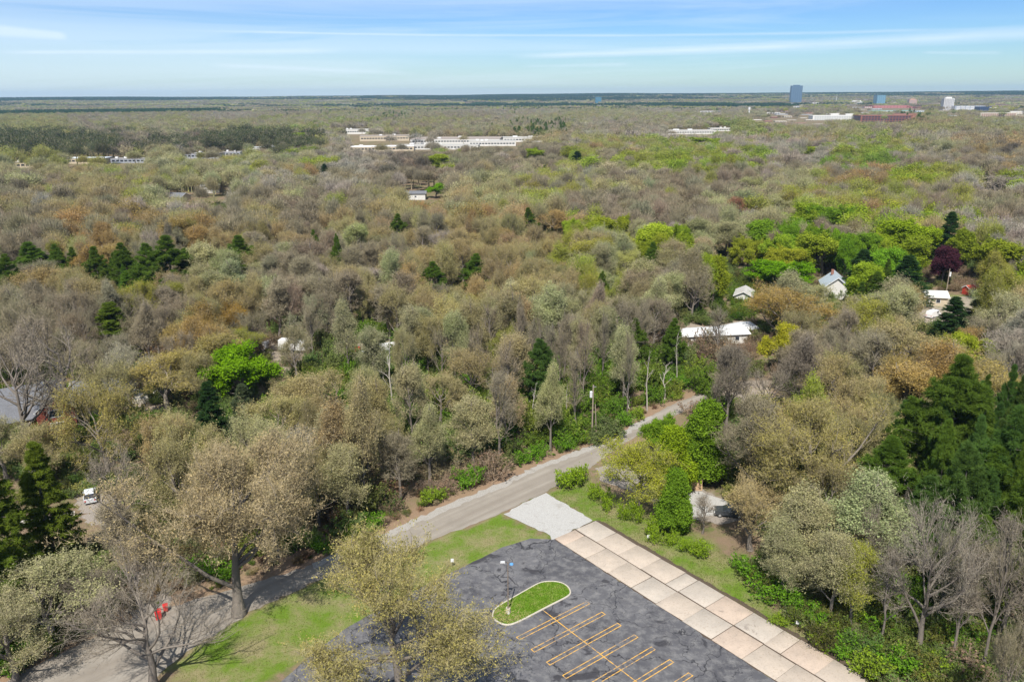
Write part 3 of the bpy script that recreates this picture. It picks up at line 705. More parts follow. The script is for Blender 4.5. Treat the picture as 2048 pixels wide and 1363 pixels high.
def signpost(x, y, label, hgt=1.5, w=.42, tilt=0.):
    q = at(x, y); t = thing('small_sign', label, 'sign', (q.x, q.y, 0), tilt)
    MB().box((0, 0, hgt / 2), (.05, .04, hgt)).build('post', DARKM, t)
    MB().box((0, -.045, hgt - w * .55), (w, .03, w * 1.25)).build('plate', WHITE, t)
signpost(905, 1133, 'small white sign on a post at the lawn edge near the parking lot', 1.3)
signpost(1296, 1086, 'small white sign on a dark post between saplings beside the concrete pavement', 1.4, .4, .2)
signpost(1594, 1254, 'small white sign under green bushes at the edge of the concrete pavement', 1.0, .4, -.2)

# utility pole
q = at(1184, 872); t = thing('utility_pole', 'wooden utility pole with grey transformer beside the road bend', 'utility pole', (q.x, q.y, 0))
MB().cyl((0, 0, 0), (0, 0, 10.4), .17, .11, 10).build('pole', WOODP, t)
MB().cyl((-.38, -.1, 8.0), (-.38, -.1, 9.1), .27, .27, 14).cyl((-.38, -.1, 9.1), (-.38, -.1, 9.2), .27, .1, 14).build('transformer', simple('pale_grey_tank', (.6, .62, .64), .4), t)
MB().cyl((0, -.05, 9.9), (.55, -.05, 10.05), .04, None, 8).build('bracket', MET, t)
for k in range(3): MB().cyl((.2 * k - .1, -.05, 10.0), (.2 * k - .1, -.05, 10.25), .05, .03, 8).build('insulator', MET, t)
MB().cyl((.8, -.3, 0), (.45, -.15, 6.6), .10, .08, 8).build('brace_pole', WOODP, t)
q = at(1890, 600); t = thing('utility_pole', 'distant utility pole with white transformer in front of the maroon tree', 'utility pole', (q.x, q.y, 0))
MB().cyl((0, 0, 0), (0, 0, 10.), .16, .11, 8).build('pole', WOODP, t); MB().cyl((0.35, 0, 7.6), (.35, 0, 8.9), .3, .3, 12).build('transformer', WHITE, t)
for px, py, lab, H in ((534, 296, 'thin dark utility pole standing before the dark woods on the left', 12), (447, 314, 'thin pole beside the low grey-roofed building on the left', 9),
                    (1369, 262, 'thin pole rising beside the pale roofs at centre right', 10), (1296, 206, 'tall thin pale mast left of the glass tower group', 45)):
    pass

# pallet shed
q = at(1389, 974); t = thing('pallet_shed', 'small slatted wooden shed with dark roof beside the gravel yard', 'shed', (q.x, q.y, 0), -.18)
PAL_W = simple('fresh_pallet_wood', (0.52, 0.36, 0.22), .85, 0, .3, 4)
b = MB()
for k in range(9): b.box((0, -1.0, .12 + k * .25), (2.3, .04, .15))
for sx in (-1.12, -.4, .35, 1.12): b.box((sx, -.95, 1.12), (.1, .06, 2.25))
b.build('slatted_front', PAL_W, t)
b = MB()
for k in range(9): b.box((1.14, 0, .12 + k * .25), (.04, 1.9, .15))
b.box((-1.14, 0, 1.1), (.05, 1.9, 2.2)).box((0, .97, 1.1), (2.3, .05, 2.2)).build('side_wall', simple('dark_weathered_wood', (.16, .12, .09), .9), t)
MB().box((0, 0, 2.33), (2.7, 2.4, .09), 0, 1, .08).build('roof', simple('dark_roof_sheet', (.09, .09, .10), .7), t)

# vehicles
def car(x, y, rz, color, label, name='parked_car', kind='sedan', ptn=0):
    q = at(x, y); t = thing(name, label, 'van' if kind == 'van' else 'car', (q.x, q.y, .02), rz, None)
    body = simple('car_paint_%s' % '_'.join(str(int(c * 99)) for c in color), color, .25, .1, .05, 1, .6)
    W = .9
    if kind == 'van': prof = [(-2.5, .35), (-2.55, 1.3), (-2.45, 2.05), (1.0, 2.1), (1.75, 1.35), (2.5, 1.1), (2.6, .4)]
    elif kind == 'suv': prof = [(-2.3, .35), (-2.35, 1.0), (-2.3, 1.1), (1.0, 1.1), (2.2, .98), (2.3, .4)]
    else: prof = [(-2.25, .32), (-2.3, .85), (-2.1, .98), (-1.4, 1.0), (1.0, .98), (2.1, .85), (2.25, .4)]
    MB().prism(prof, -W, W).build('body', body, t)
    if kind != 'van':
        top = 1.75 if kind == 'suv' else 1.45
        b0, b1, f1, f0 = (-2.2, -1.9, .1, 1.0) if kind == 'suv' else (-1.55, -.95, .15, .95)
        zb = 1.1 if kind == 'suv' else .98
        c = MB(); V = [(-.84, b0, zb), (.84, b0, zb), (.84, f0, zb), (-.84, f0, zb), (-.66, b1, top), (.66, b1, top), (.66, f1, top), (-.66, f1, top)]
        c.V = V; c.F = [[0, 1, 5, 4], [1, 2, 6, 5], [2, 3, 7, 6], [3, 0, 4, 7], [4, 5, 6, 7]]; cb = c.build('cabin_glass', GLASS, t)
        MB().box((0, (b1 + f1) / 2, top + .02), (1.36, f1 - b1 + .1, .05), 0, .92).build('roof', body, t)
        for sx in (-1, 1):
            MB().box((sx * .93, .75, 1.0), (.14, .12, .12)).build('mirror', body, t)
    else:
        MB().box((0, 1.42, 1.72), (1.5, .05, .85), 0, .9, -.82).build('windscreen', GLASS, t)
        for sx in (-1, 1): MB().box((sx * .905, .6, 1.6), (.02, 1.0, .5)).build('side_window', GLASS, t)
    ax = 1.45
    for sx in (-1, 1):
        for sy in (-ax, ax):
            w = MB().cyl((sx * .72, sy, .33), (sx * .94, sy, .33), .33, .33, 18).build('tyre', TYRE, None); w.name = 'wheel'; w.parent = t
            MB().cyl((sx * .945, sy, .33), (sx * .96, sy, .33), .2, .17, 12).build('rim', MET, w)
    for sx in (-1, 1):
        MB().box((sx * .68, prof[-1][0] - .02, .72), (.32, .12, .14)).build('headlight', WHITE, t)
        MB().box((sx * .7, prof[0][0] - .02, .8), (.25, .1, .15)).build('tail_light', RED, t)
    return t
car(181, 997, math.radians(28), (.6, .62, .64), 'white car parked on the gravel drive beside the dark spruces', kind='suv')
car(1327, 985, math.radians(70), (.03, .04, .11), 'dark blue car half hidden behind the tall yellow-green young trees')
car(1458, 1030, math.radians(80), (.05, .055, .06), 'dark grey car under the wide tan oak by the gravel yard', kind='suv')
car(660, 702, math.radians(100), (.68, .68, .68), 'pale silver car among trees left of the white box truck')
car(1866, 634, math.radians(-55), (.8, .8, .8), 'white van parked by houses on the right below the dark spruce', 'parked_van', 'van')
car(70, 945, math.radians(40), (.35, .35, .36), 'grey car behind the spruces on the far left')
def truck(x, y, rz, label, cab, box, L=7.5):
    q = at(x, y); t = thing('box_truck', label, 'truck', (q.x, q.y, 0), rz)
    MB().box((0, -L / 2 + 1.0, 2.05), (2.3, L - 2, 2.5)).build('cargo_box', box, t)
    MB().prism([(L / 2 - 1, .5), (L / 2 - 1, 2.4), (L / 2, 2.4), (L / 2 + .5, 1.5), (L / 2 + 1.4, 1.3), (L / 2 + 1.5, .5)], -1.05, 1.05).build('cab', cab, t)
    MB().box((0, L / 2 + .3, 1.95), (1.9, .05, .75), 0, .95, -.5).build('windscreen', GLASS, t)
    MB().box((0, 0, .65), (.9, L, .25)).build('chassis', DARKM, t)
    for sx in (-1, 1):
        for sy in (-L / 2 + 1.3, L / 2 - .1):
            w = MB().cyl((sx * .8, sy, .48), (sx * 1.08, sy, .48), .48, .48, 16).build('wheel', TYRE, t); MB().cyl((sx * 1.085, sy, .48), (sx * 1.1, sy, .48), .28, .25, 12).build('rim', MET, w)
truck(752, 716, math.radians(115), 'white box truck parked in the small clearing in the woods', WHITE, WHITE)
truck(562, 702, math.radians(80), 'long white truck by the pale drive behind the vivid green maple', WHITE, WHITE, 9)
def barrel(x, y, label, s=1.):
    q = at(x, y); t = thing('wheeled_bin', label, 'bin', (q.x, q.y, 0), .4); t.scale = (s, s, s)
    MB().box((0, 0, .5), (.55, .6, .9), 0, 1.15).build('bin_body', RED, t); MB().box((0, .02, .99), (.68, .74, .07)).build('lid', RED, t)
    for sx in (-1, 1): MB().cyl((sx * .24, .33, .1), (sx * .32, .33, .1), .11, None, 12).build('wheel', TYRE, t)
barrel(318, 1236, 'taller red bin standing beside the road under the bare oak', 1.15); barrel(332, 1221, 'smaller red bin just behind the taller red bin', .9)
q = at(716, 706); o = MB().box((0, 0, .7), (1.7, 2.6, 1.3), .3, .85).box((0, -.2, 1.55), (1.4, 1.3, .45), .3, .8).build('red_trailer', RED); o.location = (q.x, q.y, 0); o['label'] = 'small red trailer at the left end of the white box truck'; o['category'] = 'trailer'

# ------------------------------------------------------------------ buildings
def roofmat(name, a):
    m, nt = new_mat(name); tc = N(nt, 'ShaderNodeTexCoord').outputs['Object']
    br = N(nt, 'ShaderNodeTexBrick'); br.inputs['Scale'].default_value = 3.; nt.links.new(tc, br.inputs['Vector'])
    br.inputs['Color1'].default_value = (*[v * .85 for v in a], 1); br.inputs['Color2'].default_value = (*[v * 1.15 for v in a], 1); br.inputs['Mortar'].default_value = (*[v * .6 for v in a], 1)
    c = mixc(nt, ramp(nt, noise(nt, tc, .6, 5), [(.4, 0.), (.7, .5)]), br.outputs['Color'], tuple(v * .7 for v in a)); finish(nt, c, .9, br.outputs['Fac'], .02); return m
def house(x, y, rz, L, W, Hh, rise, wall, roof, label, over=.5, windows=3, cat='house', name='house', gable_windows=0, chim=False, trim=None):
    q = at(x, y); t = thing(name, label, cat, (q.x, q.y, 0), rz); trim = trim or WHITE
    MB().prism([(-W / 2, 0), (-W / 2, Hh), (0, Hh + rise), (W / 2, Hh), (W / 2, 0)], -L / 2, L / 2).build('wall', wall, t)
    k = rise / (W / 2); e = over; th = .18
    r = MB().prism([(-W / 2 - e, Hh - e * k), (0, Hh + rise), (W / 2 + e, Hh - e * k), (W / 2 + e, Hh - e * k + th), (0, Hh + rise + th), (-W / 2 - e, Hh - e * k + th)], -L / 2 - e, L / 2 + e).build('roof', roof, t)
    for sx in (-1, 1):
        for sy in (-1, 1):
            b = MB(); b.prism([(0, Hh + rise + th - .22), (sy * (W / 2 + e), Hh - e * k + th - .22), (sy * (W / 2 + e), Hh - e * k + th + .03), (0, Hh + rise + th + .03)], sx * (L / 2 + e), sx * (L / 2 + e) + sx * .06); b.build('bargeboard', trim, t)
    for i in range(windows):
        wx = (-.5 + (i + .5) / windows) * L * .86
        for sy in (-1, 1):
            w = MB().box((wx, sy * (W / 2 + .02), Hh * .55), (1.3, .08, 1.15)).build('window', trim, t); MB().box((wx, sy * (W / 2 + .07), Hh * .55), (1.08, .04, .93)).build('pane', GLASS, w)
    for i in range(gable_windows):
        for sx in (-1, 1):
            z = Hh * .45 + i * 2.5; w = MB().box((sx * (L / 2 + .02), 0, z), (.08, 2.4, 1.5)).build('window', trim, t); MB().box((sx * (L / 2 + .07), 0, z), (.04, 2.1, 1.2)).build('pane', GLASS, w)
    dz = MB().box((L * .06, -W / 2 - .03, 1.02), (.95, .08, 2.04)).build('door', trim, t)
    if chim: MB().box((L * .2, W * .12, Hh + rise + .3), (.8, .8, 1.6)).build('chimney', simple('chimney_brick', (.25, .12, .09), .9), r)
    return t
FOOT, AUTOKEEP = [], []
def flat_building(x, y, rz, L, W, Hh, wall, roof, label, name='building', cat='building', bands=1, units=2, winmat=None):
    q = at(x, y); q.z = hill(np.array([q.x]), np.array([q.y]))[0]
    t = thing(name, label, cat, q, rz); D_ = math.hypot(q.x, q.y); FOOT.append((q.x, q.y, rz, L, W))
    AUTOKEEP.append((x - L / 2 * F / D_, y - Hh * F / D_ - 1, x + L / 2 * F / D_, y - 1, D_ - W / 2))
    MB().box((0, 0, Hh / 2), (L, W, Hh)).build('wall', wall, t)
    r = MB().box((0, 0, Hh + .15), (L + .4, W + .4, .3)).build('roof', roof, t)
    rg = random.Random(int(x * 7 + y))
    for k in range(units):
        ux, uy = (rg.random() - .5) * L * .8, (rg.random() - .5) * W * .6; MB().box((ux, uy, Hh + .3 + .8), (L * .04 + 1.2, W * .06 + 1.2, 1.6)).build('roof_unit', WHITE, r)
    for k in range(bands):
        z = (k + .55) * Hh / bands; g = min(1.6, Hh / bands * .45)
        b = MB(); n = max(3, int(L / 4))
        for sy in (-1, 1):
            for i in range(n): b.box(((-.5 + (i + .5) / n) * L * .96, sy * (W / 2 + .04), z), (L * .96 / n * .72, .1, g))
        b.build('window_band', winmat or GLASS, t)
    return t
SH_GREY = roofmat('grey_shingles', (.15, .155, .17)); SH_BROWN = roofmat('brown_shingles', (.25, .17, .13)); SH_PALE = simple('white_metal_roof', (.58, .59, .60), .5, 0, .08)
BRICK = simple('red_brown_siding', (.17, .045, .03), .9, 0, .3, 3); SIDW = simple('white_siding', (.56, .55, .52), .7, 0, .08); SIDT = simple('tan_siding', (.45, .38, .28), .8)
TAR = simple('grey_flat_roof', (.28, .27, .27), .9); TARP = simple('pale_flat_roof', (.38, .37, .345), .9, 0, .2); TARB = simple('brown_flat_roof', (.27, .23, .20), .9)

house(20, 850, math.radians(33), 20, 14, 3.2, 4.4, BRICK, SH_GREY, 'large house with wide grey shingle roof at the left edge of the woods', windows=4)
house(121, 862, math.radians(-62), 8, 6.4, 6.0, 2.6, BRICK, SH_GREY, 'red-brown gabled wing with two white-framed windows beside the large grey roof', windows=0, gable_windows=2, over=.3)
house(215, 800, math.radians(15), 12, 8, 3, 1.8, BRICK, SH_GREY, 'low grey-roofed outbuilding behind the budding trees right of the red-brown gable', cat='outbuilding', name='outbuilding')
house(1415, 682, math.radians(8), 19, 7, 2.7, .8, SIDW, SH_PALE, 'long white mobile home seen through the trees at centre right', name='mobile_home', cat='mobile home', windows=5)
house(1462, 676, math.radians(30), 12, 6, 2.7, .8, SIDW, SH_PALE, 'shorter white mobile home at the right end of the long white one', name='mobile_home', cat='mobile home')
house(1487, 604, math.radians(70), 8, 5, 3, 1.2, SIDW, TARP, 'small cream house peeking out above the long white mobile home')
house(1668, 590, math.radians(75), 11, 8, 3.6, 3.2, SIDW, simple('blue_grey_roof', (.33, .38, .42), .7), 'white house with steep blue-grey roof among bright green trees', chim=True)
house(1845, 606, math.radians(-12), 12, 6, 2.8, 1.2, SIDT, SIDW, 'low pale building behind the white van on the right', cat='building', name='low_building')
house(1937, 588, math.radians(20), 3, 2.6, 2.1, .8, simple('red_siding', (.42, .05, .03), .7), simple('rusty_red_roof', (.45, .10, .06), .8), 'tiny red shed among green trees near the right edge', windows=0, cat='shed', name='garden_shed', over=.2)
house(1700, 806, math.radians(-35), 6, 5, 2.4, 1.3, simple('dark_brown_siding', (.10, .06, .05), .9), SH_BROWN, 'small brown-roofed shed behind the wide tan oak', windows=0, cat='shed', name='garden_shed')
house(833, 398, math.radians(0), 12, 9, 3.8, 1.2, SIDW, SH_GREY, 'small white garage in the woods beside the round bright green tree', windows=1, name='garage', cat='garage')
house(352, 402, math.radians(-20), 16, 9, 3, 2.2, SIDT, SH_GREY, 'grey-roofed house glimpsed through bare trees in the upper left woods')
house(420, 385, math.radians(30), 11, 9, 5, 2.2, SIDW, SH_GREY, 'white two-storey house behind pale trees in the upper left woods')
# tarp-covered thing and yellow machine in the left trees
q = at(300, 800); o = MB().prism([(-1.6, 0), (-1.8, 1.1), (-.6, 2.0), (.8, 1.9), (1.8, 1.0), (1.6, 0)], -3.2, 3.2).build('tarped_boat', simple('pale_tarp', (.72, .68, .60), .7, 0, .15)); o.location = (q.x, q.y, 0); o.rotation_euler.z = .3; o['label'] = 'boat under a pale tarp beneath budding trees left of the bright maple'; o['category'] = 'boat'
q = at(330, 768); t = thing('digger', 'small yellow machine under the trees behind the pale tarp', 'digger', (q.x, q.y, 0), .5); YEL = simple('machine_yellow', (.62, .38, .03), .5)
MB().box((0, 0, .9), (1.8, 2.6, .9), 0, .9).build('engine_body', YEL, t); MB().box((0, -.3, 1.85), (1.2, 1.2, 1.1), 0, .85).build('cab', GLASS, t)
for sx in (-1, 1): MB().box((sx * .85, 0, .3), (.4, 2.9, .6), 0, .9).build('track', TYRE, t)
# low pale wall in the left garden
a, b2 = at(30, 1052), at(150, 1030); o = MB().box((0, 0, .3), ((b2 - a).length, .35, .6)).box((0, 0, .63), ((b2 - a).length + .1, .45, .07)).build('garden_wall', simple('pale_stone', (.62, .58, .52), .9, 0, .3, 2)); o.location = (a + b2) / 2; o.rotation_euler.z = math.atan2((b2 - a).y, (b2 - a).x); o['label'] = 'low pale stone garden wall behind the dark spruces at left'; o['category'] = 'wall'
a, b2 = at(-5, 876), at(95, 862); o = MB().box((0, 0, .25), ((b2 - a).length, .35, .5)).box((0, 0, .53), ((b2 - a).length + .1, .45, .07)).build('garden_wall', simple('pale_stone', (.62, .58, .52), .9)); o.location = (a + b2) / 2; o.rotation_euler.z = math.atan2((b2 - a).y, (b2 - a).x); o['label'] = 'low pale wall in front of the large grey-roofed house'; o['category'] = 'wall'

# mid distance commercial buildings
FB = flat_building
FB(770, 281, .12, 70, 30, 7, SIDT, TARB, 'low brown-roofed school-like building behind the dark conifers at centre left')
FB(915, 285, -.05, 120, 60, 6, SIDW, TARB, 'long low building with broad brown roof in the middle distance')
FB(880, 298, -.05, 95, 22, 5, SIDW, TARP, 'long low white building in front of the broad brown roof', units=4)
FB(985, 291, .0, 60, 26, 6, SIDW, TARP, 'white flat-roofed hall right of the broad brown roof', units=3)
FB(1045, 283, .05, 55, 24, 6, SIDW, TARP, 'white warehouse with rooftop units at the right end of the shopping row', units=5)
FB(765, 301, .1, 75, 26, 5, SIDT, simple('curved_pale_roof', (.66, .65, .64), .6), 'pale curved-roof building nearest the woods in the middle distance', units=2)
FB(715, 268, .05, 40, 20, 8, SIDW, TARP, 'white block behind dark conifers at centre left')
FB(405, 316, -.05, 42, 18, 5, simple('grey_wall', (.30, .32, .36), .8), TAR, 'long grey flat-roofed building before the dark woods on the left')
FB(465, 312, .1, 20, 14, 4.5, simple('grey_wall', (.30, .32, .36), .8), TAR, 'short grey building at the right end of the long grey one')
FB(523, 305, .05, 34, 16, 6, SIDW, SH_PALE, 'white-roofed building right of the grey buildings on the left')
FB(165, 326, .0, 52, 18, 5, SIDT, simple('blue_white_roof', (.55, .6, .66), .6), 'low pale blue roofed building on the far left behind lime trees')
FB(60, 334, .05, 34, 16, 4.5, SIDT, TARB, 'low building with orange trim at the far left edge')
FB(262, 325, .0, 34, 12, 4, simple('grey_wall', (.30, .32, .36), .8), TAR, 'dark low building between the pale blue roof and the long grey building')
FB(1380, 268, .0, 75, 26, 6, SIDW, TARP, 'pale flat building among bare trees at centre right', units=5)
FB(1440, 262, .0, 40, 22, 5, SIDW, TARP, 'small pale building right of the pale flat building among bare trees')

def tower(xc, ybase, ytop, wpx, depth, wall, win, label, floors, name='office_tower', cat='tower', top=None, cols=6, rz=0.):
    q = at(xc, ybase); D = math.hypot(q.x, q.y); w = wpx * D / F
    hy = 190 - (xc - 1024) * ROLL; z = CH + (hy - ytop) * D / F
    t = thing(name, label, cat, q, rz); dp = depth; FOOT.append((q.x, q.y, rz, w, dp)); AUTOKEEP.append((xc - wpx / 2, ytop, xc + wpx / 2, ybase - (ybase - ytop) * .12, D - dp / 2))
    MB().box((0, 0, z / 2), (w, dp, z)).build('wall', wall, t)
    b = MB()
    for k in range(floors):
        zz = (k + .55) * z / floors
        for sy in (-1, 1):
            for i in range(cols): b.box(((-.5 + (i + .5) / cols) * w * .95, sy * (dp / 2 + .15), zz), (w * .95 / cols * .78, .4, z / floors * .55))
        for sx in (-1, 1): b.box((sx * (w / 2 + .15), 0, zz), (.4, dp * .9, z / floors * .55))
    b.build('window_band', win, t)
    r = MB().box((0, 0, z + .6), (w * 1.01, dp * 1.01, 1.2)).build('roof', wall, t)
    if top: MB().box((0, 0, z + 1.2 + top / 2), (w * .55, dp * .55, top)).build('penthouse', wall, r)
    return t
def cm(n, c): return simple(n, c, .6, 0, .1, .05)
BG = simple('blue_tower_glass', (.06, .11, .17), .25, 0, .2, .05, .6); TG = simple('teal_glass', (.09, .20, .27), .25, 0, .2, .05, .6)
RB = cm('red_brick_far', (.27, .11, .09)); BB = cm('brown_brick_far', (.22, .09, .06)); WC = cm('white_concrete_far', (.60, .59, .56)); BEI = cm('beige_concrete_far', (.55, .50, .42)); DG = simple('dark_tower_glass', (.02, .03, .06), .3)
tower(1590, 208, 174, 20, 24, BG, simple('grey_blue_band', (.12, .18, .24), .3), 'tall blue-grey glass office tower standing above the horizon', 24, top=4, cols=5)
tower(1757, 213, 190, 15, 40, TG, simple('sky_glass', (.20, .33, .42), .2), 'light blue glass tower left of the red brick blocks', 16, cols=4)
tower(1893, 220, 195, 17, 22, WC, simple('grey_window', (.25, .25, .26), .5), 'round-cornered white apartment tower on the right skyline', 15, top=5, cols=6)  # window bands in one plain mid-grey colour
tower(1823, 211, 197, 13, 25, cm('salmon_brick', (.52, .30, .20)), simple('grey_window', (.25, .25, .26), .5), 'salmon brick block rising behind the red brick row', 9, top=3)
tower(1712, 209, 201, 26, 30, WC, simple('grey_window', (.25, .25, .26), .5), 'stepped white building between the two glass towers', 5, name='office_block', cat='office block', top=5)
tower(1630, 209, 203, 32, 30, WC, GLASS, 'long low white block at the foot of the blue-grey tower', 2, name='office_block', cat='office block')
tower(1571, 208, 204, 12, 20, WC, GLASS, 'small white block left of the blue-grey tower', 2, name='office_block', cat='office block')
tower(1790, 216, 207, 84, 40, RB, simple('pink_trim', (.5, .2, .2), .7), 'long red brick row below the light blue glass tower', 3, name='office_block', cat='office block', cols=14)
tower(1845, 217, 209, 26, 40, RB, simple('pink_trim', (.5, .2, .2), .7), 'shorter red brick block right of the salmon block', 3, name='office_block', cat='office block')
tower(1764, 244, 224, 90, 40, BB, DG, 'broad dark brown office building nearest in the right distance', 4, name='office_block', cat='office block', cols=16)
tower(1806, 238, 221, 46, 30, BB, simple('pale_brown_trim', (.35, .2, .13), .7), 'brown brick building with pale window grid beside the broad dark one', 5, name='office_block', cat='office block', cols=12)
tower(1672, 240, 225, 92, 30, WC, simple('grey_band', (.4, .42, .42), .5), 'long white office building with grey window bands in the right distance', 3, name='office_block', cat='office block', cols=20)
tower(1664, 236, 222, 22, 18, WC, WC, 'white upper storey block on the left half of the long white office', 1, name='office_block', cat='office block')
tower(1697, 236, 222, 16, 18, WC, WC, 'white upper storey block on the right half of the long white office', 1, name='office_block', cat='office block')
tower(1780, 222, 216, 70, 40, cm('green_copper_roof', (.16, .36, .32)), simple('pale_green_trim', (.3, .5, .46), .6), 'green-roofed hall behind the brown brick buildings', 1, name='hall', cat='hall', cols=12)
tower(1841, 224, 216, 18, 24, simple('pale_blue_wall', (.5, .6, .68), .6), WC, 'small pale blue building right of the green-roofed hall', 3, name='office_block', cat='office block')
tower(1966, 222, 208, 22, 30, DG, simple('blue_dark_band', (.05, .08, .15), .3), 'dark glass block right of the white apartment tower', 7, name='office_block', cat='office block')
tower(1984, 222, 209, 16, 30, BEI, simple('grey_window', (.25, .25, .26), .5), 'beige block joined to the dark glass block', 6, name='office_block', cat='office block')
tower(1990, 233, 218, 60, 30, BEI, BB, 'long beige building with brown windows near the right edge', 4, name='office_block', cat='office block', cols=16)
tower(2030, 228, 215, 34, 30, WC, BEI, 'white and beige block at the far right edge', 4, name='office_block', cat='office block')
tower(1935, 220, 207, 50, 30, cm('grey_low_far', (.3, .33, .38)), WC, 'low grey block between the apartment tower and the dark glass block', 2, name='office_block', cat='office block')
tower(2005, 212, 205, 60, 30, RB, WC, 'row of low red buildings on the far right hillside', 2, name='office_block', cat='office block', cols=14)
tower(1196, 209, 194, 11, 40, TG, simple('dark_teal_band', (.03, .12, .16), .3), 'lone teal glass block on the horizon near the centre', 10, cols=4)
tower(1170, 206, 201, 18, 30, simple('pale_blue_wall', (.5, .6, .68), .6), WC, 'small pale blocks left of the lone teal block', 3, name='office_block', cat='office block')
tower(1480, 208, 204, 26, 30, WC, GLASS, 'pale distant block on the plain left of the tall tower', 2, name='office_block', cat='office block')
tower(935, 208, 204, 24, 30, WC, GLASS, 'tiny white distant building on the plain at centre', 2, name='office_block', cat='office block')
tower(1420, 225, 219, 40, 20, WC, GLASS, 'pale low building left of the water tower', 2, name='office_block', cat='office block')
SM = random.Random(12); BIG = [(1590, 'the tall blue-grey tower'), (1757, 'the light blue glass tower'), (1823, 'the salmon brick block'), (1893, 'the white apartment tower'), (1966, 'the dark glass block'), (2030, 'the far right edge block')]
small = [(SM.uniform(1530, 2045), SM.uniform(205, 232)) for _ in range(34)]; cnt = {}
for x, y in sorted(small, key=lambda v: v[1]):
    k = SM.randrange(5); nm = ['white', 'beige', 'red brick', 'grey', 'pale blue'][k]; b_ = min(BIG, key=lambda v: abs(v[0] - x)); side = 'left of' if x < b_[0] else 'right of'
    key = (nm, b_[1], side); cnt[key] = cnt.get(key, 0) + 1
    lab_ = '%s low %s building %s %s' % (['farthest', 'second farthest', 'third farthest', 'fourth farthest', 'fifth farthest', 'sixth farthest'][cnt[key] - 1], nm, side, b_[1])
    tower(x, y, y - SM.uniform(3.5, 7), SM.uniform(9, 26), 26, (WC, BEI, RB, simple('grey_low_far', (.3, .33, .38), .6), simple('pale_blue_wall', (.5, .6, .68), .6))[k], (GLASS, BB, WC, WC, GLASS)[k], lab_, 2, name='office_block', cat='office block', cols=5)['group'] = 'low buildings of the right skyline'
# little pale town buildings around the water tower
rg = random.Random(4)
for i, (x, y, w) in enumerate([(1512, 240, 18), (1535, 243, 14), (1560, 244, 20), (1583, 240, 16), (1600, 246, 22), (1618, 241, 14), (1635, 248, 18), (1548, 236, 12), (1574, 235, 14), (1606, 236, 12)]):
    lab_ = ['small white block nearest the white mast', 'low red town building second from the white mast', 'beige town building below the row of the white mast', 'white town building in the middle of the small town cluster', 'red town building nearest the woods below the long white office', 'beige town building left of the long white office',
            'white town building in front of the left end of the long white office', 'red town building far back right of the white mast', 'beige town building at the back of the small town cluster', 'white town building at the back left of the long white office'][i]
    tower(x, y, y - 6 - (i % 3), w, 14, (WC, RB, BEI)[i % 3], GLASS, lab_, 1, name='town_building', cat='building', cols=3)['group'] = 'town buildings right of the white mast'
q = at(1497, 240); D = math.hypot(q.x, q.y); t = thing('mast', 'white communications mast with wider top left of the town buildings', 'mast', q)
MB().cyl((0, 0, 0), (0, 0, 30), 1.6, 1.2, 12).build('pole', WHITE, t); MB().cyl((0, 0, 24), (0, 0, 30), 2.6, 2.6, 12).build('antenna_ring', WHITE, t)
for px, py, yt, lab in ((1672, 208, 188, 'thin pale mast right of the tall blue-grey tower'), (1571, 207, 190, 'thin pale mast just left of the tall blue-grey tower')):
    q = at(px, py); D = math.hypot(q.x, q.y); z = CH + (190 - (px - 1024) * ROLL - yt) * D / F
    t = thing('mast', lab, 'mast', q); MB().cyl((0, 0, 0), (0, 0, z), 1.6, .6, 8).build('pole', WHITE, t)
for px, py, H, lab in ((534, 303, 13, 'thin dark utility pole before the dark woods at upper left'), (447, 312, 14, 'thin utility pole between the grey buildings at upper left'), (688, 290, 12, 'pale utility pole beside the dark conifers at upper centre')):
    q = at(px, py); t = thing('utility_pole', lab, 'utility pole', q); MB().cyl((0, 0, 0), (0, 0, H), .3, .2, 8).build('pole', WOODP, t); MB().box((0, 0, H - 1), (3, .2, .2)).build('crossarm', WOODP, t)

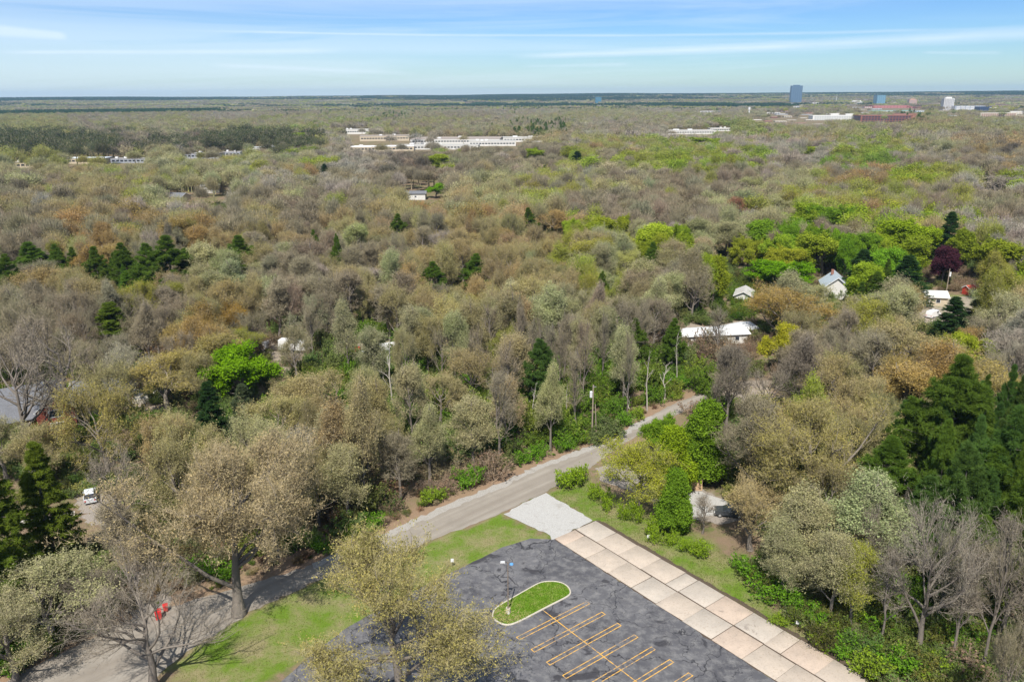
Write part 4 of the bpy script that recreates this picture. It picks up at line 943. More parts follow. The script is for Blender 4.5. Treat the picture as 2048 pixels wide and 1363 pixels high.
# ------------------------------------------------------------------ trees: landmarks.  (x, ytop, width px, H or None, base y or None, letter, form, label, short name)
LM = [
 # foreground
 (478, 880, 440, None, 1228, 'Z', 'grand', 'wide tan budding oak with forked grey trunk at the road edge, lower left', 'wide roadside oak'),
 (308, 1150, 330, None, 1375, 'G', 'grand', 'big leafless oak with bare spreading limbs at the bottom left', 'big leafless oak'),
 (800, 1104, 445, None, 1410, 'Y', 'grand', 'broad yellow-tan budding tree overhanging the lawn and parking lot', 'broad yellow-tan tree'),
 (1615, 803, 345, None, 1035, 'B', 'grand', 'huge rounded tan oak beside the gravel yard', 'huge rounded oak'),
 (1500, 960, 150, None, 1100, 'b', 'oak', 'low tan budding tree in front of the huge rounded oak', 'low tan tree'),
 (1600, 1000, 150, None, 1165, 'p', 'tall', 'pale olive willowy tree behind the vivid bushes by the pavement', 'willowy tree'),
 (1660, 1080, 110, None, 1245, 'p', 'tall', 'thin pale olive tree with twisted trunk above the pavement edge', 'twisted tree'),
 (1835, 1000, 230, None, 1312, 'W', 'grand', 'tall leafless grey tree with forked limbs near the lower right corner', 'forked leafless tree'),
 (1720, 1030, 75, None, 1210, 'G', 'tall', 'slim leafless tree left of the forked leafless tree', 'slim leafless tree'),
 (1965, 1040, 85, None, 1345, 'G', 'tall', 'leafless slender tree with brown dead twigs below the dark pines', 'slender brown tree'),
 (2035, 1070, 80, None, 1350, 'G', 'tall', 'leafless slender tree at the lower right edge', 'right edge tree'),
 (1880, 722, 170, None, 1010, 'c', 'pine', 'tallest dark green pine behind the huge rounded oak', 'tallest pine'),
 (1800, 800, 110, None, 985, 'c', 'pine', 'shorter dark pine between the huge oak and the tallest pine', 'shorter pine'),
 (1985, 825, 140, None, 1120, 'k', 'pine', 'broad blue-green pine right of the tallest pine', 'broad pine'),
 (2040, 790, 120, None, 1050, 'k', 'pine', 'dark pine cut by the right edge of the photo', 'right edge pine'),
 (1890, 895, 130, None, 1170, 'k', 'pine', 'blue-green pine in front of the tallest pine', 'front pine'),
 (2020, 950, 130, None, 1210, 'c', 'pine', 'yellowish green pine lowest in the right-hand pine group', 'lowest pine'),
 (1935, 1040, 130, None, 1230, 'c', 'pine', 'small brownish pine at the foot of the right-hand pine group', 'small pine'),
 (28, 870, 120, None, 1215, 't', 'spruce', 'tall dark spruce at the left edge with bare lower trunk', 'left edge spruce'),
 (118, 888, 105, None, 1150, 't', 'spruce', 'olive green spruce standing beside the gravel drive at left', 'drive spruce'),
 (18, 1060, 110, None, 1270, 't', 'spruce', 'small dark spruce low on the left edge', 'low left spruce'),
 (110, 1140, 240, None, 1290, 'p', 'oak', 'grey-green twiggy tree with tangled limbs at the lower left', 'tangled tree'),
 (30, 1180, 160, None, 1363, 'p', 'oak', 'tangled twiggy tree with ivy at the bottom left edge', 'bottom left tangle'),
 (200, 1140, 120, None, 1262, 'd', 'oak', 'small dark twiggy tree beside the gravel drive', 'small dark tree'),
 (1402, 815, 78, None, 962, 'v', 'cone', 'bright green conical young maple left of the huge rounded oak', 'bright conical maple'),
 (1338, 862, 66, None, 985, 'L', 'cone', 'yellow-green conical young tree left of the slatted shed', 'yellow-green cone tree'),
 (1347, 950, 54, None, 1062, 'v', 'cone', 'dense green young tree with dark shadow in front of the gravel yard', 'dense young tree'),
 (1275, 862, 180, None, 1012, 'T', 'oak', 'spreading yellow-green tree leaning over the driveway by the road', 'spreading yellow-green tree'),
 (1320, 835, 70, None, 905, 'v', 'oak', 'small vivid green tree where the road disappears', 'small vivid tree'),
 (1405, 995, 60, None, 1066, 'G', 'tall', 'small purplish leafless tree beside the white gravel yard', 'small purplish tree'),
 (1440, 850, 60, None, 930, 'd', 'tall', 'thin dark leafless tree just right of the bright conical maple', 'thin dark tree'),
 (250, 880, 130, None, 1090, 'G', 'oak', 'leafless grey tree between the gravel drive and the wide roadside oak', 'drive-side leafless tree'),
 (60, 640, 190, None, 930, 'G', 'oak', 'tall leafless oak standing over the large grey shingle roof', 'leafless oak over the roof'),
 (150, 600, 190, None, 860, 'G', 'oak', 'tall leafless oak behind the red-brown gable', 'leafless oak by the gable'),
 (215, 760, 150, None, 960, 'B', 'oak', 'tan budding oak in front of the red-brown gable', 'gable oak'),
 (560, 900, 170, None, 1110, 'b', 'oak', 'tan budding tree at the right of the wide roadside oak', 'tan oak right of the roadside oak'),
 (700, 900, 110, None, 1050, 'p', 'tall', 'grey-olive twiggy tree at the wood edge above the shaded road', 'olive edge tree'),
 (800, 870, 100, None, 1000, 'g', 'tall', 'leafless grey-brown tree at the wood edge left of the bramble dome', 'leafless edge tree'),
 (860, 830, 90, None, 965, 'p', 'tall', 'pale olive twiggy tree behind the large vivid shrub', 'olive tree behind the vivid shrub'),
 (1450, 700, 90, None, 870, 'd', 'tall', 'dark leafless tree in front of the rough yard', 'dark yard tree'),
 (1530, 720, 100, None, 850, 'G', 'oak', 'leafless forked tree at the middle of the rough yard', 'forked yard tree'),
 (1590, 690, 110, None, 840, 'd', 'tall', 'dark leafless tree at the right side of the rough yard', 'right yard tree'),
 (1760, 1100, 70, None, 1290, 'G', 'tall', 'thin leafless tree close left of the forked leafless tree', 'thin close tree'),
 (1905, 1100, 80, None, 1330, 'G', 'tall', 'leafless tree tangled with the forked leafless tree on its right', 'tangled right tree'),
 (1560, 1060, 100, None, 1200, 'p', 'tall', 'short pale olive tree rising from the vivid hedge', 'hedge tree'),
 (1700, 1100, 90, None, 1260, 'y', 'tall', 'thin yellow-olive tree above the lime bushes near the pavement end', 'thin yellow tree'),
 (1760, 880, 130, None, 1060, 'c', 'pine', 'dark pine directly right of the huge rounded oak', 'pine beside the huge oak'),
 (1830, 960, 120, None, 1150, 'k', 'pine', 'blue-green pine behind the forked leafless tree', 'pine behind the forked tree'),
 (1960, 900, 150, None, 1120, 'c', 'pine', 'dark pine in the middle of the right-hand pine group', 'middle pine'),
 (1930, 800, 120, None, 1020, 'c', 'pine', 'dark pine just right of the tallest pine', 'pine by the tallest'),
 (95, 850, 130, None, 985, 'b', 'oak', 'tan budding tree between the large grey roof and the gravel drive', 'tan tree by the drive'),
 (15, 830, 110, None, 960, 'p', 'oak', 'olive budding tree just above the left edge spruce', 'olive tree at left'),
 (265, 1010, 110, None, 1180, 'g', 'tall', 'slim leafless tree beside the bend of the gravel drive', 'drive bend tree'),
 # mid ground
 (478, 694, 150, 13, None, 'V', 'oak', 'brilliant green maple standing out in the left woods', 'brilliant green maple'),
 (430, 765, 75, None, 905, 's', 'spruce', 'dark green spruce in front of the brilliant green maple', 'front spruce'),
 (498, 770, 80, None, 905, 'K', 'spruce', 'grey-green cedar at the right foot of the brilliant green maple', 'grey-green cedar'),
 (216, 606, 90, 14, None, 't', 'spruce', 'olive spruce with lime neighbours in the left woods', 'olive spruce'),
 (1080, 682, 95, 15, None, 'k', 'pine', 'blue-green pine standing alone above the road bend', 'lone blue-green pine'),
 (1252, 495, 72, 13, None, 'q', 'oak', 'cream yellow flowering tree near the centre right', 'cream flowering tree'),
 (1108, 416, 85, 15, None, 'o', 'oak', 'rusty orange tree near the centre of the woods', 'rusty orange tree'),
 (1490, 392, 85, 15, None, 'r', 'oak', 'reddish budding tree left of the big green group', 'reddish tree'),
 (460, 603, 85, 12, None, 'O', 'oak', 'golden brown tree left of the white truck', 'golden brown tree'),
 (492, 652, 78, 9, None, 'y', 'oak', 'olive yellow low tree behind the brilliant green maple', 'olive yellow tree'),
 (1565, 650, 80, 12, None, 'Q', 'oak', 'bright yellow crowned tree above the yard at right', 'bright yellow tree'),
 (1572, 572, 190, 15, None, 'O2', 'oak', 'broad orange-tan budding oak right of the mobile homes', 'broad orange-tan oak'),
 (1830, 642, 190, 15, None, 'b', 'oak', 'broad tan oak behind the tallest pine', 'broad tan oak'),
 (1955, 672, 115, 11, None, 'l', 'oak', 'low lime green tree right of the broad tan oak', 'low lime tree'),
 (1970, 720, 190, 15, None, 'B', 'oak', 'wide yellowish oak behind the right-hand pines', 'wide yellowish oak'),
 (330, 705, 180, 13, None, 'B', 'oak', 'wide yellow-tan oak right of the red-brown gable', 'wide yellow-tan oak'),
 (660, 735, 190, 14, None, 'b', 'oak', 'pale tan budding tree right of the brilliant green maple', 'pale tan tree'),
 (940, 690, 130, 14, None, 'b', 'oak', 'pale tan budding tree left of the lone blue-green pine', 'tan tree by the lone pine'),
 (880, 745, 120, 12, None, 'b', 'oak', 'mottled tan tree below the middle of the woods', 'mottled tan tree'),
 (1610, 408, 95, 16, None, 'l', 'oak', 'large lime green tree at the top left of the bright green group', 'upper lime tree'),
 (1665, 412, 90, 16, None, 'v', 'oak', 'green tree at the top right of the bright green group', 'upper green tree'),
 (1650, 468, 115, 15, None, 'l', 'oak', 'round lime tree at the front of the bright green group', 'front lime tree'),
 (1502, 438, 110, 14, None, 'v', 'oak', 'spreading bright green tree below the reddish tree', 'spreading green tree'),
 (1566, 522, 115, 10, None, 'V', 'oak', 'low vivid green tree above the broad orange-tan oak', 'low vivid tree'),
 (1825, 440, 118, 17, None, 'L', 'oak', 'feathery yellow-green tree left of the tall dark spruce', 'feathery yellow-green tree'),
 (1742, 468, 70, 13, None, 'v', 'oak', 'bright green tree above the two dark pines', 'bright green tree'),
 (2012, 482, 120, 15, None, 'l', 'oak', 'large lime green tree at the right edge of the woods', 'right edge lime tree'),
 (1930, 470, 50, 13, None, 'l', 'tall', 'narrow lime tree right of the maroon tree', 'narrow lime tree'),
 (1893, 500, 45, 12, None, 'm', 'tall', 'dark maroon leaved tree below the tall dark spruce', 'maroon tree'),
 (1905, 425, 58, 20, None, 's', 'spruce', 'tall dark spruce above the maroon tree', 'tall dark spruce'),
 (1730, 500, 75, 15, None, 's', 'spruce', 'dark bushy spruce right of the steep blue-grey roof', 'dark bushy spruce'),
 (1820, 512, 85, 15, None, 's', 'spruce', 'dark bushy spruce left of the maroon tree', 'second bushy spruce'),
 (1898, 595, 70, None, 690, 's', 'spruce', 'open dark spruce beside the white van', 'spruce by the van'),
 (1945, 600, 60, None, 665, 'K', 'spruce', 'small grey-green spruce below the tiny red shed', 'spruce by the red shed'),
 (1460, 448, 75, 14, None, 'p', 'tall', 'pale silvery green tree left of the spreading bright green tree', 'silvery tree'),
 (1510, 350, 80, 14, None, 'q2', 'oak', 'pale cream-green tree above the reddish tree', 'pale cream-green tree'),
 (1560, 385, 80, 15, None, 'p', 'oak', 'pale sage tree between the reddish tree and the bright green group', 'pale sage tree'),
 (871, 367, 48, 9, None, 'V', 'oak', 'small round vivid green tree beside the white garage', 'round vivid tree'),
 (872, 314, 58, 16, None, 'l', 'tall', 'tall lime tree behind the white garage', 'tall lime tree'),
 (1070, 297, 60, 14, None, 'L', 'oak', 'bright lime tree standing behind the woods near the centre', 'bright lime tree'),
 (1155, 303, 40, 17, None, 's', 'spruce', 'dark spruce right of the bright lime tree at upper centre', 'upper dark spruce'),
 (1090, 325, 14, 9, None, 's', 'spruce', 'tiny dark spruce in front of the bright lime tree', 'tiny spruce'),
 (648, 328, 28, 14, None, 's', 'spruce', 'dark spruce among pale trees at upper left centre', 'dark spruce among pale trees'),
 (768, 365, 20, 9, None, 's', 'spruce', 'small dark spruce left of the white garage', 'small dark spruce'),
 (1410, 276, 110, 13, None, 'l', 'oak', 'spreading lime tree near the upper right of the woods', 'spreading lime tree'),
 (1620, 292, 60, 13, None, 'l', 'oak', 'lime tree below the right-hand town', 'lime tree below the town'),
 (1860, 288, 85, 15, None, 'w', 'oak', 'whitish bare rounded tree at the upper right', 'whitish rounded tree'),
 (1967, 346, 40, 9, None, 'v', 'oak', 'small round green tree near the upper right edge', 'small round tree'),
 (600, 265, 46, 14, None, 'l', 'oak', 'rounded lime-yellow tree right of the white-roofed building', 'rounded lime-yellow tree'),
 (2000, 350, 120, 16, None, 'w', 'oak', 'tall whitish bare tree with pale trunk at the right edge', 'tall whitish tree'),
]
for x, yt, w, H, lab, sn in ((55, 488, 88, 17, 'spreading dark pine, leftmost of the pine row in the left woods', 'leftmost pine'), (108, 492, 44, 16, 'narrow dark pine second in the left pine row', 'second pine'),
    (142, 497, 38, 15, 'small dark pine third in the left pine row', 'third pine'), (186, 497, 62, 17, 'dark pine fourth in the left pine row', 'fourth pine'),
    (240, 490, 62, 18, 'dark pine left of the two tallest pines of the left row', 'fifth pine'), (290, 490, 78, 19, 'tall dark pine, left one of the two tallest in the left row', 'tall left pine'),
    (330, 476, 105, 21, 'tallest layered pine of the left woods', 'layered pine'), (368, 500, 60, 16, 'dark pine at the right shoulder of the layered pine', 'shoulder pine'),
    (8, 512, 60, 17, 'dark pine cut by the left edge of the photo', 'left edge pine'), (476, 474, 84, 16, 'flat-topped dark pine standing alone right of the left pine row', 'flat-topped pine'),
    (626, 462, 32, 15, 'narrow faint green pine in the brown woods, left of a similar one', 'narrow pine'), (672, 470, 28, 16, 'slimmest green pine in the brown woods', 'slimmest pine'),
    (795, 430, 48, 15, 'dark green pine top rising from tan woods at upper centre', 'tan woods pine'), (865, 526, 64, 13, 'dark rounded pine in the middle of the woods', 'rounded pine'),
    (952, 510, 72, 14, 'broad dark pine right of the rounded pine', 'broad dark pine'), (1056, 418, 44, 15, 'dark pine left of the rusty orange tree', 'pine by the orange tree'),
    (1306, 488, 52, 16, 'dark pine right of the cream flowering tree', 'pine by the cream tree'), (1205, 545, 40, 13, 'slim dark pine below the cream flowering tree', 'slim dark pine'),
    (1272, 640, 60, 12, 'dark pine with pale bare trunk above the road bend', 'pale-trunked pine'), (1350, 640, 55, 13, 'dark pine with pale trunk left of the mobile homes', 'pine by the mobile homes')):
    LM.append((x, yt, w, H, None, 'c', 'pine', lab, sn))
for x, yb, yt, w, lab, sn in ((1146, 842, 712, 30, 'tall pale dead trunk right of the lone blue-green pine', 'tall dead trunk'), (1066, 852, 775, 45, 'forked pale dead tree in front of the lone blue-green pine', 'forked dead tree'),
    (1112, 856, 790, 45, 'short pale dead tree with crooked limbs left of the tall dead trunk', 'crooked dead tree'), (1129, 850, 770, 24, 'thin pale dead stem just left of the tall dead trunk', 'thin dead stem'),
    (1294, 822, 710, 40, 'pale twisted dead tree above the road bend', 'twisted dead tree'), (1353, 775, 672, 26, 'straight pale dead trunk left of the mobile homes', 'straight dead trunk'),
    (1329, 800, 730, 45, 'pale dead tree with spread limbs near the end of the road', 'spread dead tree'), (1262, 822, 768, 40, 'small pale dead tree right of the utility pole', 'small dead tree'),
    (836, 920, 850, 40, 'pale forked dead sapling at the wood edge above the road', 'dead sapling'), (915, 925, 875, 22, 'short broken pale stump by the brown thicket', 'broken stump'),
    (790, 845, 700, 60, 'tall slender grey bare tree in the middle of the left woods', 'slender grey tree'), (1000, 860, 800, 26, 'thin pale dead stem left of the forked dead tree', 'thin left stem')):
    LM.append((x, yt, w, None, yb, 'x', 'snag', lab, sn))
PX = {'Z': ((.37, .32, .165), 'bud'), 'T': ((.30, .33, .03), 'bud'), 'G': ((.25, .215, .175), 'sparse'), 'W': ((.33, .30, .26), 'sparse'), 'Y': ((.36, .32, .11), 'bud'), 'B': ((.37, .30, .095), 'bud'), 'L': ((.235, .33, .018), 'leaf'), 'V': ((.16, .31, .010), 'leaf'),
      'K': ((.075, .10, .05), 'leaf'), 'Q': ((.38, .36, .03), 'leaf'), 'O': ((.34, .22, .035), 'bud'), 'O2': ((.36, .25, .07), 'bud'), 'q2': ((.36, .37, .15), 'bud')}
lm_rng = np.random.default_rng(21); LMINFO = []
for i, (x, yt, w, H, yb, let, form, lab, sn) in enumerate(LM):
    if H is None:
        b = at(x, yb); lo, hi = 1., 40.
        for _ in range(30):
            mid = (lo + hi) / 2; pr, _d = proj([(b.x, b.y, mid)]); lo, hi = (mid, hi) if pr[0][1] > yt + (.0) else (lo, mid)
        H = lo
    else: b = at(x, yt, H); b.z = 0
    D = math.sqrt(b.x ** 2 + b.y ** 2 + (CH - H * .6) ** 2); wid = w * D / F
    col, kind = PX[let] if let in PX else PAL[let][:2]
    grp = None
    cat = {'pine': 'pine', 'spruce': 'spruce', 'snag': 'dead tree'}.get(form, 'tree')
    put_tree((b.x, b.y, 0), H, wid, form, kind, vary(lm_rng, col, .05), i, lab, cat, grp)
    pr, dp = proj([(b.x, b.y, H * .62)]); pt, _ = proj([(b.x, b.y, H)])
    LMINFO.append(dict(x=b.x, y=b.y, px=pr[0][0], py=pr[0][1], top=pt[0][1], w=w, D=D, r=wid / 2, short=sn, H=H, form=form, imp=(let == 'V')))
LMXY = np.array([(l['x'], l['y'], l['r']) for l in LMINFO])

# ------------------------------------------------------------------ shrubs
def put_shrub(x, y, w, h, color, label, var, grp=None, name='shrub', cat='shrub'):
    b = at(x, y); root = bpy.data.objects.new(name, SHRUBS[var % len(SHRUBS)]); COL.objects.link(root)
    root.location = (b.x, b.y, 0); root.scale = (w / 2, w / 2, h / 1.7); root.rotation_euler.z = x * .37
    root.color = (*color, 1); root['label'] = label; root['category'] = cat
    if grp: root['group'] = grp
VG, LG = (.12, .25, .018), (.20, .29, .025)
SHR = [(1047, 925, 3.2, 2.4, VG, 'bright green shrub at the road edge, right of the brown thicket'), (1078, 912, 3.4, 2.6, VG, 'bright green shrub, second from the brown thicket along the road'),
 (1128, 897, 3.6, 2.6, VG, 'bright green shrub left of the utility pole by the road'), (1160, 884, 3.0, 2.2, LG, 'lime shrub at the foot of the utility pole'),
 (1245, 848, 4.0, 2.6, VG, 'bright green shrub where the road narrows'), (1275, 836, 3.0, 2.2, LG, 'lime shrub near the far end of the road'),
 (935, 968, 4.4, 3.4, VG, 'large vivid shrub left of the brown thicket'), (868, 1003, 3.6, 2.8, LG, 'vivid shrub beside the road, midway along the wood edge'),
 (740, 1060, 3.6, 2.8, VG, 'vivid green shrub above the shaded part of the road'), (700, 1075, 2.6, 2.0, LG, 'small lime shrub above the shaded part of the road'),
 (1132, 975, 3.4, 2.4, LG, 'lime sapling beside the gravel patch corner'), (1158, 968, 3.4, 2.6, LG, 'taller lime sapling behind the gravel patch corner'),
 (1190, 998, 2.2, 2.0, LG, 'small lime sapling, third along the pavement grass'), (1214, 1016, 2.3, 2.2, LG, 'small lime sapling, fourth along the pavement grass'),
 (1247, 1040, 1.7, 2.2, LG, 'slim lime sapling left of a bushier one on the grass'), (1272, 1046, 2.0, 2.8, LG, 'bushy upright lime sapling on the grass'),
 (1305, 1072, 2.2, 2.2, LG, 'lime sapling just behind the small white sign'), (1311, 1086, 1.8, 1.7, LG, 'low lime sapling right of the small white sign'),
 (1342, 1088, 1.8, 1.5, LG, 'low lime sapling between the sign and the dark hedge'), (1375, 1104, 2.2, 1.5, LG, 'low lime sapling at the end of the row'),
 (1400, 1115, 2.4, 1.8, LG, 'last lime sapling before the dark bushes'),
 (1488, 1145, 3.2, 2.4, VG, 'vivid green bush at the left end of the hedge above the pavement'), (1520, 1165, 4.2, 3.2, VG, 'large vivid green bush in the hedge above the pavement'),
 (1550, 1195, 4.4, 3.4, VG, 'dense vivid green bush, biggest along the pavement'), (1585, 1215, 3.6, 2.6, VG, 'vivid bush just behind the lowest white sign'),
 (1625, 1250, 3.8, 3.0, VG, 'vivid bush right of the lowest white sign'), (1650, 1285, 3.0, 2.2, LG, 'lime bush along the lower pavement edge'),
 (1692, 1310, 3.4, 2.4, VG, 'green bush at the lower end of the pavement'), (1740, 1350, 3.8, 2.6, LG, 'lime bush near the bottom edge right of the pavement'),
 (1795, 1345, 4.2, 3.2, VG, 'broad green bush under the forked leafless tree'), (1850, 1345, 3.6, 2.6, LG, 'lime bush right of the forked trunk'),
 (1910, 1300, 3.6, 2.6, VG, 'green bush between the forked tree and the slender tree'), (1760, 1270, 3.4, 2.6, VG, 'green bush left of the forked trunk'),
 (1700, 1240, 3.2, 2.6, LG, 'lime bush among thin trunks above the pavement'), (1560, 1245, 2.0, 1.2, LG, 'low lime clump at the pavement edge'),
 (440, 1155, 4.0, 2.6, VG, 'vivid green bush behind the trunk of the wide roadside oak'), (395, 1140, 3.6, 2.4, VG, 'vivid green bush left of the trunk of the wide roadside oak'),
 (1340, 955, 2.4, 1.8, VG, 'green bush between the young trees and the slatted shed'), (20, 1330, 3.6, 2.6, VG, 'vivid bush at the bottom left corner'), (1195, 885, 3.6, 2.8, (.13, .17, .06), 'grey-green bush right of the utility pole'),
 (1222, 872, 4.8, 3.8, (.13, .17, .06), 'large grey-green bush between the utility pole and the road'), (640, 1100, 3.0, 2.0, VG, 'green bush at the left end of the wood edge')]
for i, s in enumerate(SHR):
    if 'sapling' in s[5]: put_shrub(s[0], s[1], s[2] * .92, s[3] * 1.55, (.22, .33, .02), s[5], i % 4, None, 'sapling', 'sapling')
    else: put_shrub(*s, i % 4)
for i, (x, y, w, h, lab) in enumerate([(985, 955, 6.0, 4.6, 'large dome of brown leafless bramble at the wood edge'), (890, 985, 4.0, 2.8, 'brown leafless thicket left of the large bramble dome'),
     (1385, 830, 5.0, 3.6, 'dark brown leafless thicket at the end of the road'), (1480, 835, 5.0, 3.6, 'brown leafless thicket in front of the rough yard'), (290, 1130, 5., 3., 'dark leafless thicket beside the gravel drive'),
     (1580, 830, 5., 3.6, 'brown leafless thicket right of the rough yard'), (1940, 1350, 5, 3.6, 'brown leafless thicket at the bottom right')]):
    put_shrub(x, y, w, h, (.26, .18, .13), lab, 4 + i % 2, None, 'bramble_thicket', 'thicket')

# ------------------------------------------------------------------ woodland fill
ROWS = [215, 240, 268, 305, 345, 385, 430, 480, 540, 600, 660, 730, 810, 900, 1000]
GRID = """gc gg cg gg cg gc gc gy cc cc cc gc gg gy gg gg
yg wyg yg wgy gyw gyp gpc gwp wpy wpy wpy pw gw yp gyc gyw
yyp yg yp gyp ylp wgl yg ygp ygc gwy wgp wyl gwy wyg yoc gyw
eeyd eedg eedg eegc eegc yw wb gb gb wyo wly wly wog wly wpg god
yyp pyb pp py wpl w gd gl gy lyg yl glw wg wlv lwg wgo
bgp gbp ypw ppw pwo wgg g gp gpy pg gg g wpg gyo yyl gwl
bgy gbb gpw bgg ggb gbb gbo bgp gpy gg gg gpw pyo gyo ygo gw
ggb bog gbo bgb gbg bgg gbb bbo bbo glo gg gp pvp vlg ylyb gwb
ggb gbo bgg ggb gbg gbg bbp bbg bbg lyp ppl glp vlvg lvy ylc ggwy
bgc bcg bbg gbp gbg gbb bpg bbg bbp lyp pgg ppl lvp vcl vly lyg
gbw gcy gg gob gbg bbg gbb bpg bpg gpl pgp pgp bop bpg pbg pbg
gbg gwb ggb bob ppg bgp gbp bgb bgb gpl gpg ggp bgy bgp bob wgo
gbp bpy bob bbo bbp bpb bpb bpp pgy gpy gyp gg gg gbo bob gbo
bgc bgp bgb gbb pbb bpb bpb bpg pgy gyp gpy g gb b b c
c bg b b bpb bb pbg pgb g y y ly b b bp c
pg gb b b b b y y y l l g pg gp gg gg""".split('\n')
GRID = [r.split() for r in GRID]
EXC = [[(-600, 905), (230, 905), (300, 1060), (450, 1130), (620, 1100), (740, 1050), (830, 1010), (920, 975), (1010, 940), (1090, 908), (1180, 878), (1240, 854), (1330, 802), (1400, 785), (1440, 840), (1440, 950), (1480, 1010), (1560, 1100), (1660, 1190), (1760, 1280), (1860, 1370), (2100, 1900), (-600, 1900)],
       [(-100, 780), (180, 780), (230, 910), (-100, 910)], [(535, 685), (610, 685), (610, 722), (540, 728)], [(700, 690), (795, 680), (800, 722), (710, 735)], [(1355, 650), (1490, 648), (1495, 690), (1355, 695)],
       [(1440, 765), (1540, 760), (1540, 800), (1440, 806)], [(1780, 588), (1950, 580), (1955, 650), (1780, 655)], [(800, 385), (860, 385), (870, 425), (795, 425)], [(1445, 540), (1525, 540), (1530, 585), (1445, 590)],
       [(260, 760), (350, 755), (350, 820), (270, 830)], [(1640, 575), (1690, 575), (1700, 610), (1640, 610)], [(1900, 578), (1960, 578), (1960, 600), (1900, 600)], [(1670, 795), (1725, 790), (1725, 812), (1670, 815)]]
EXCW = [gp(e) for e in EXC]
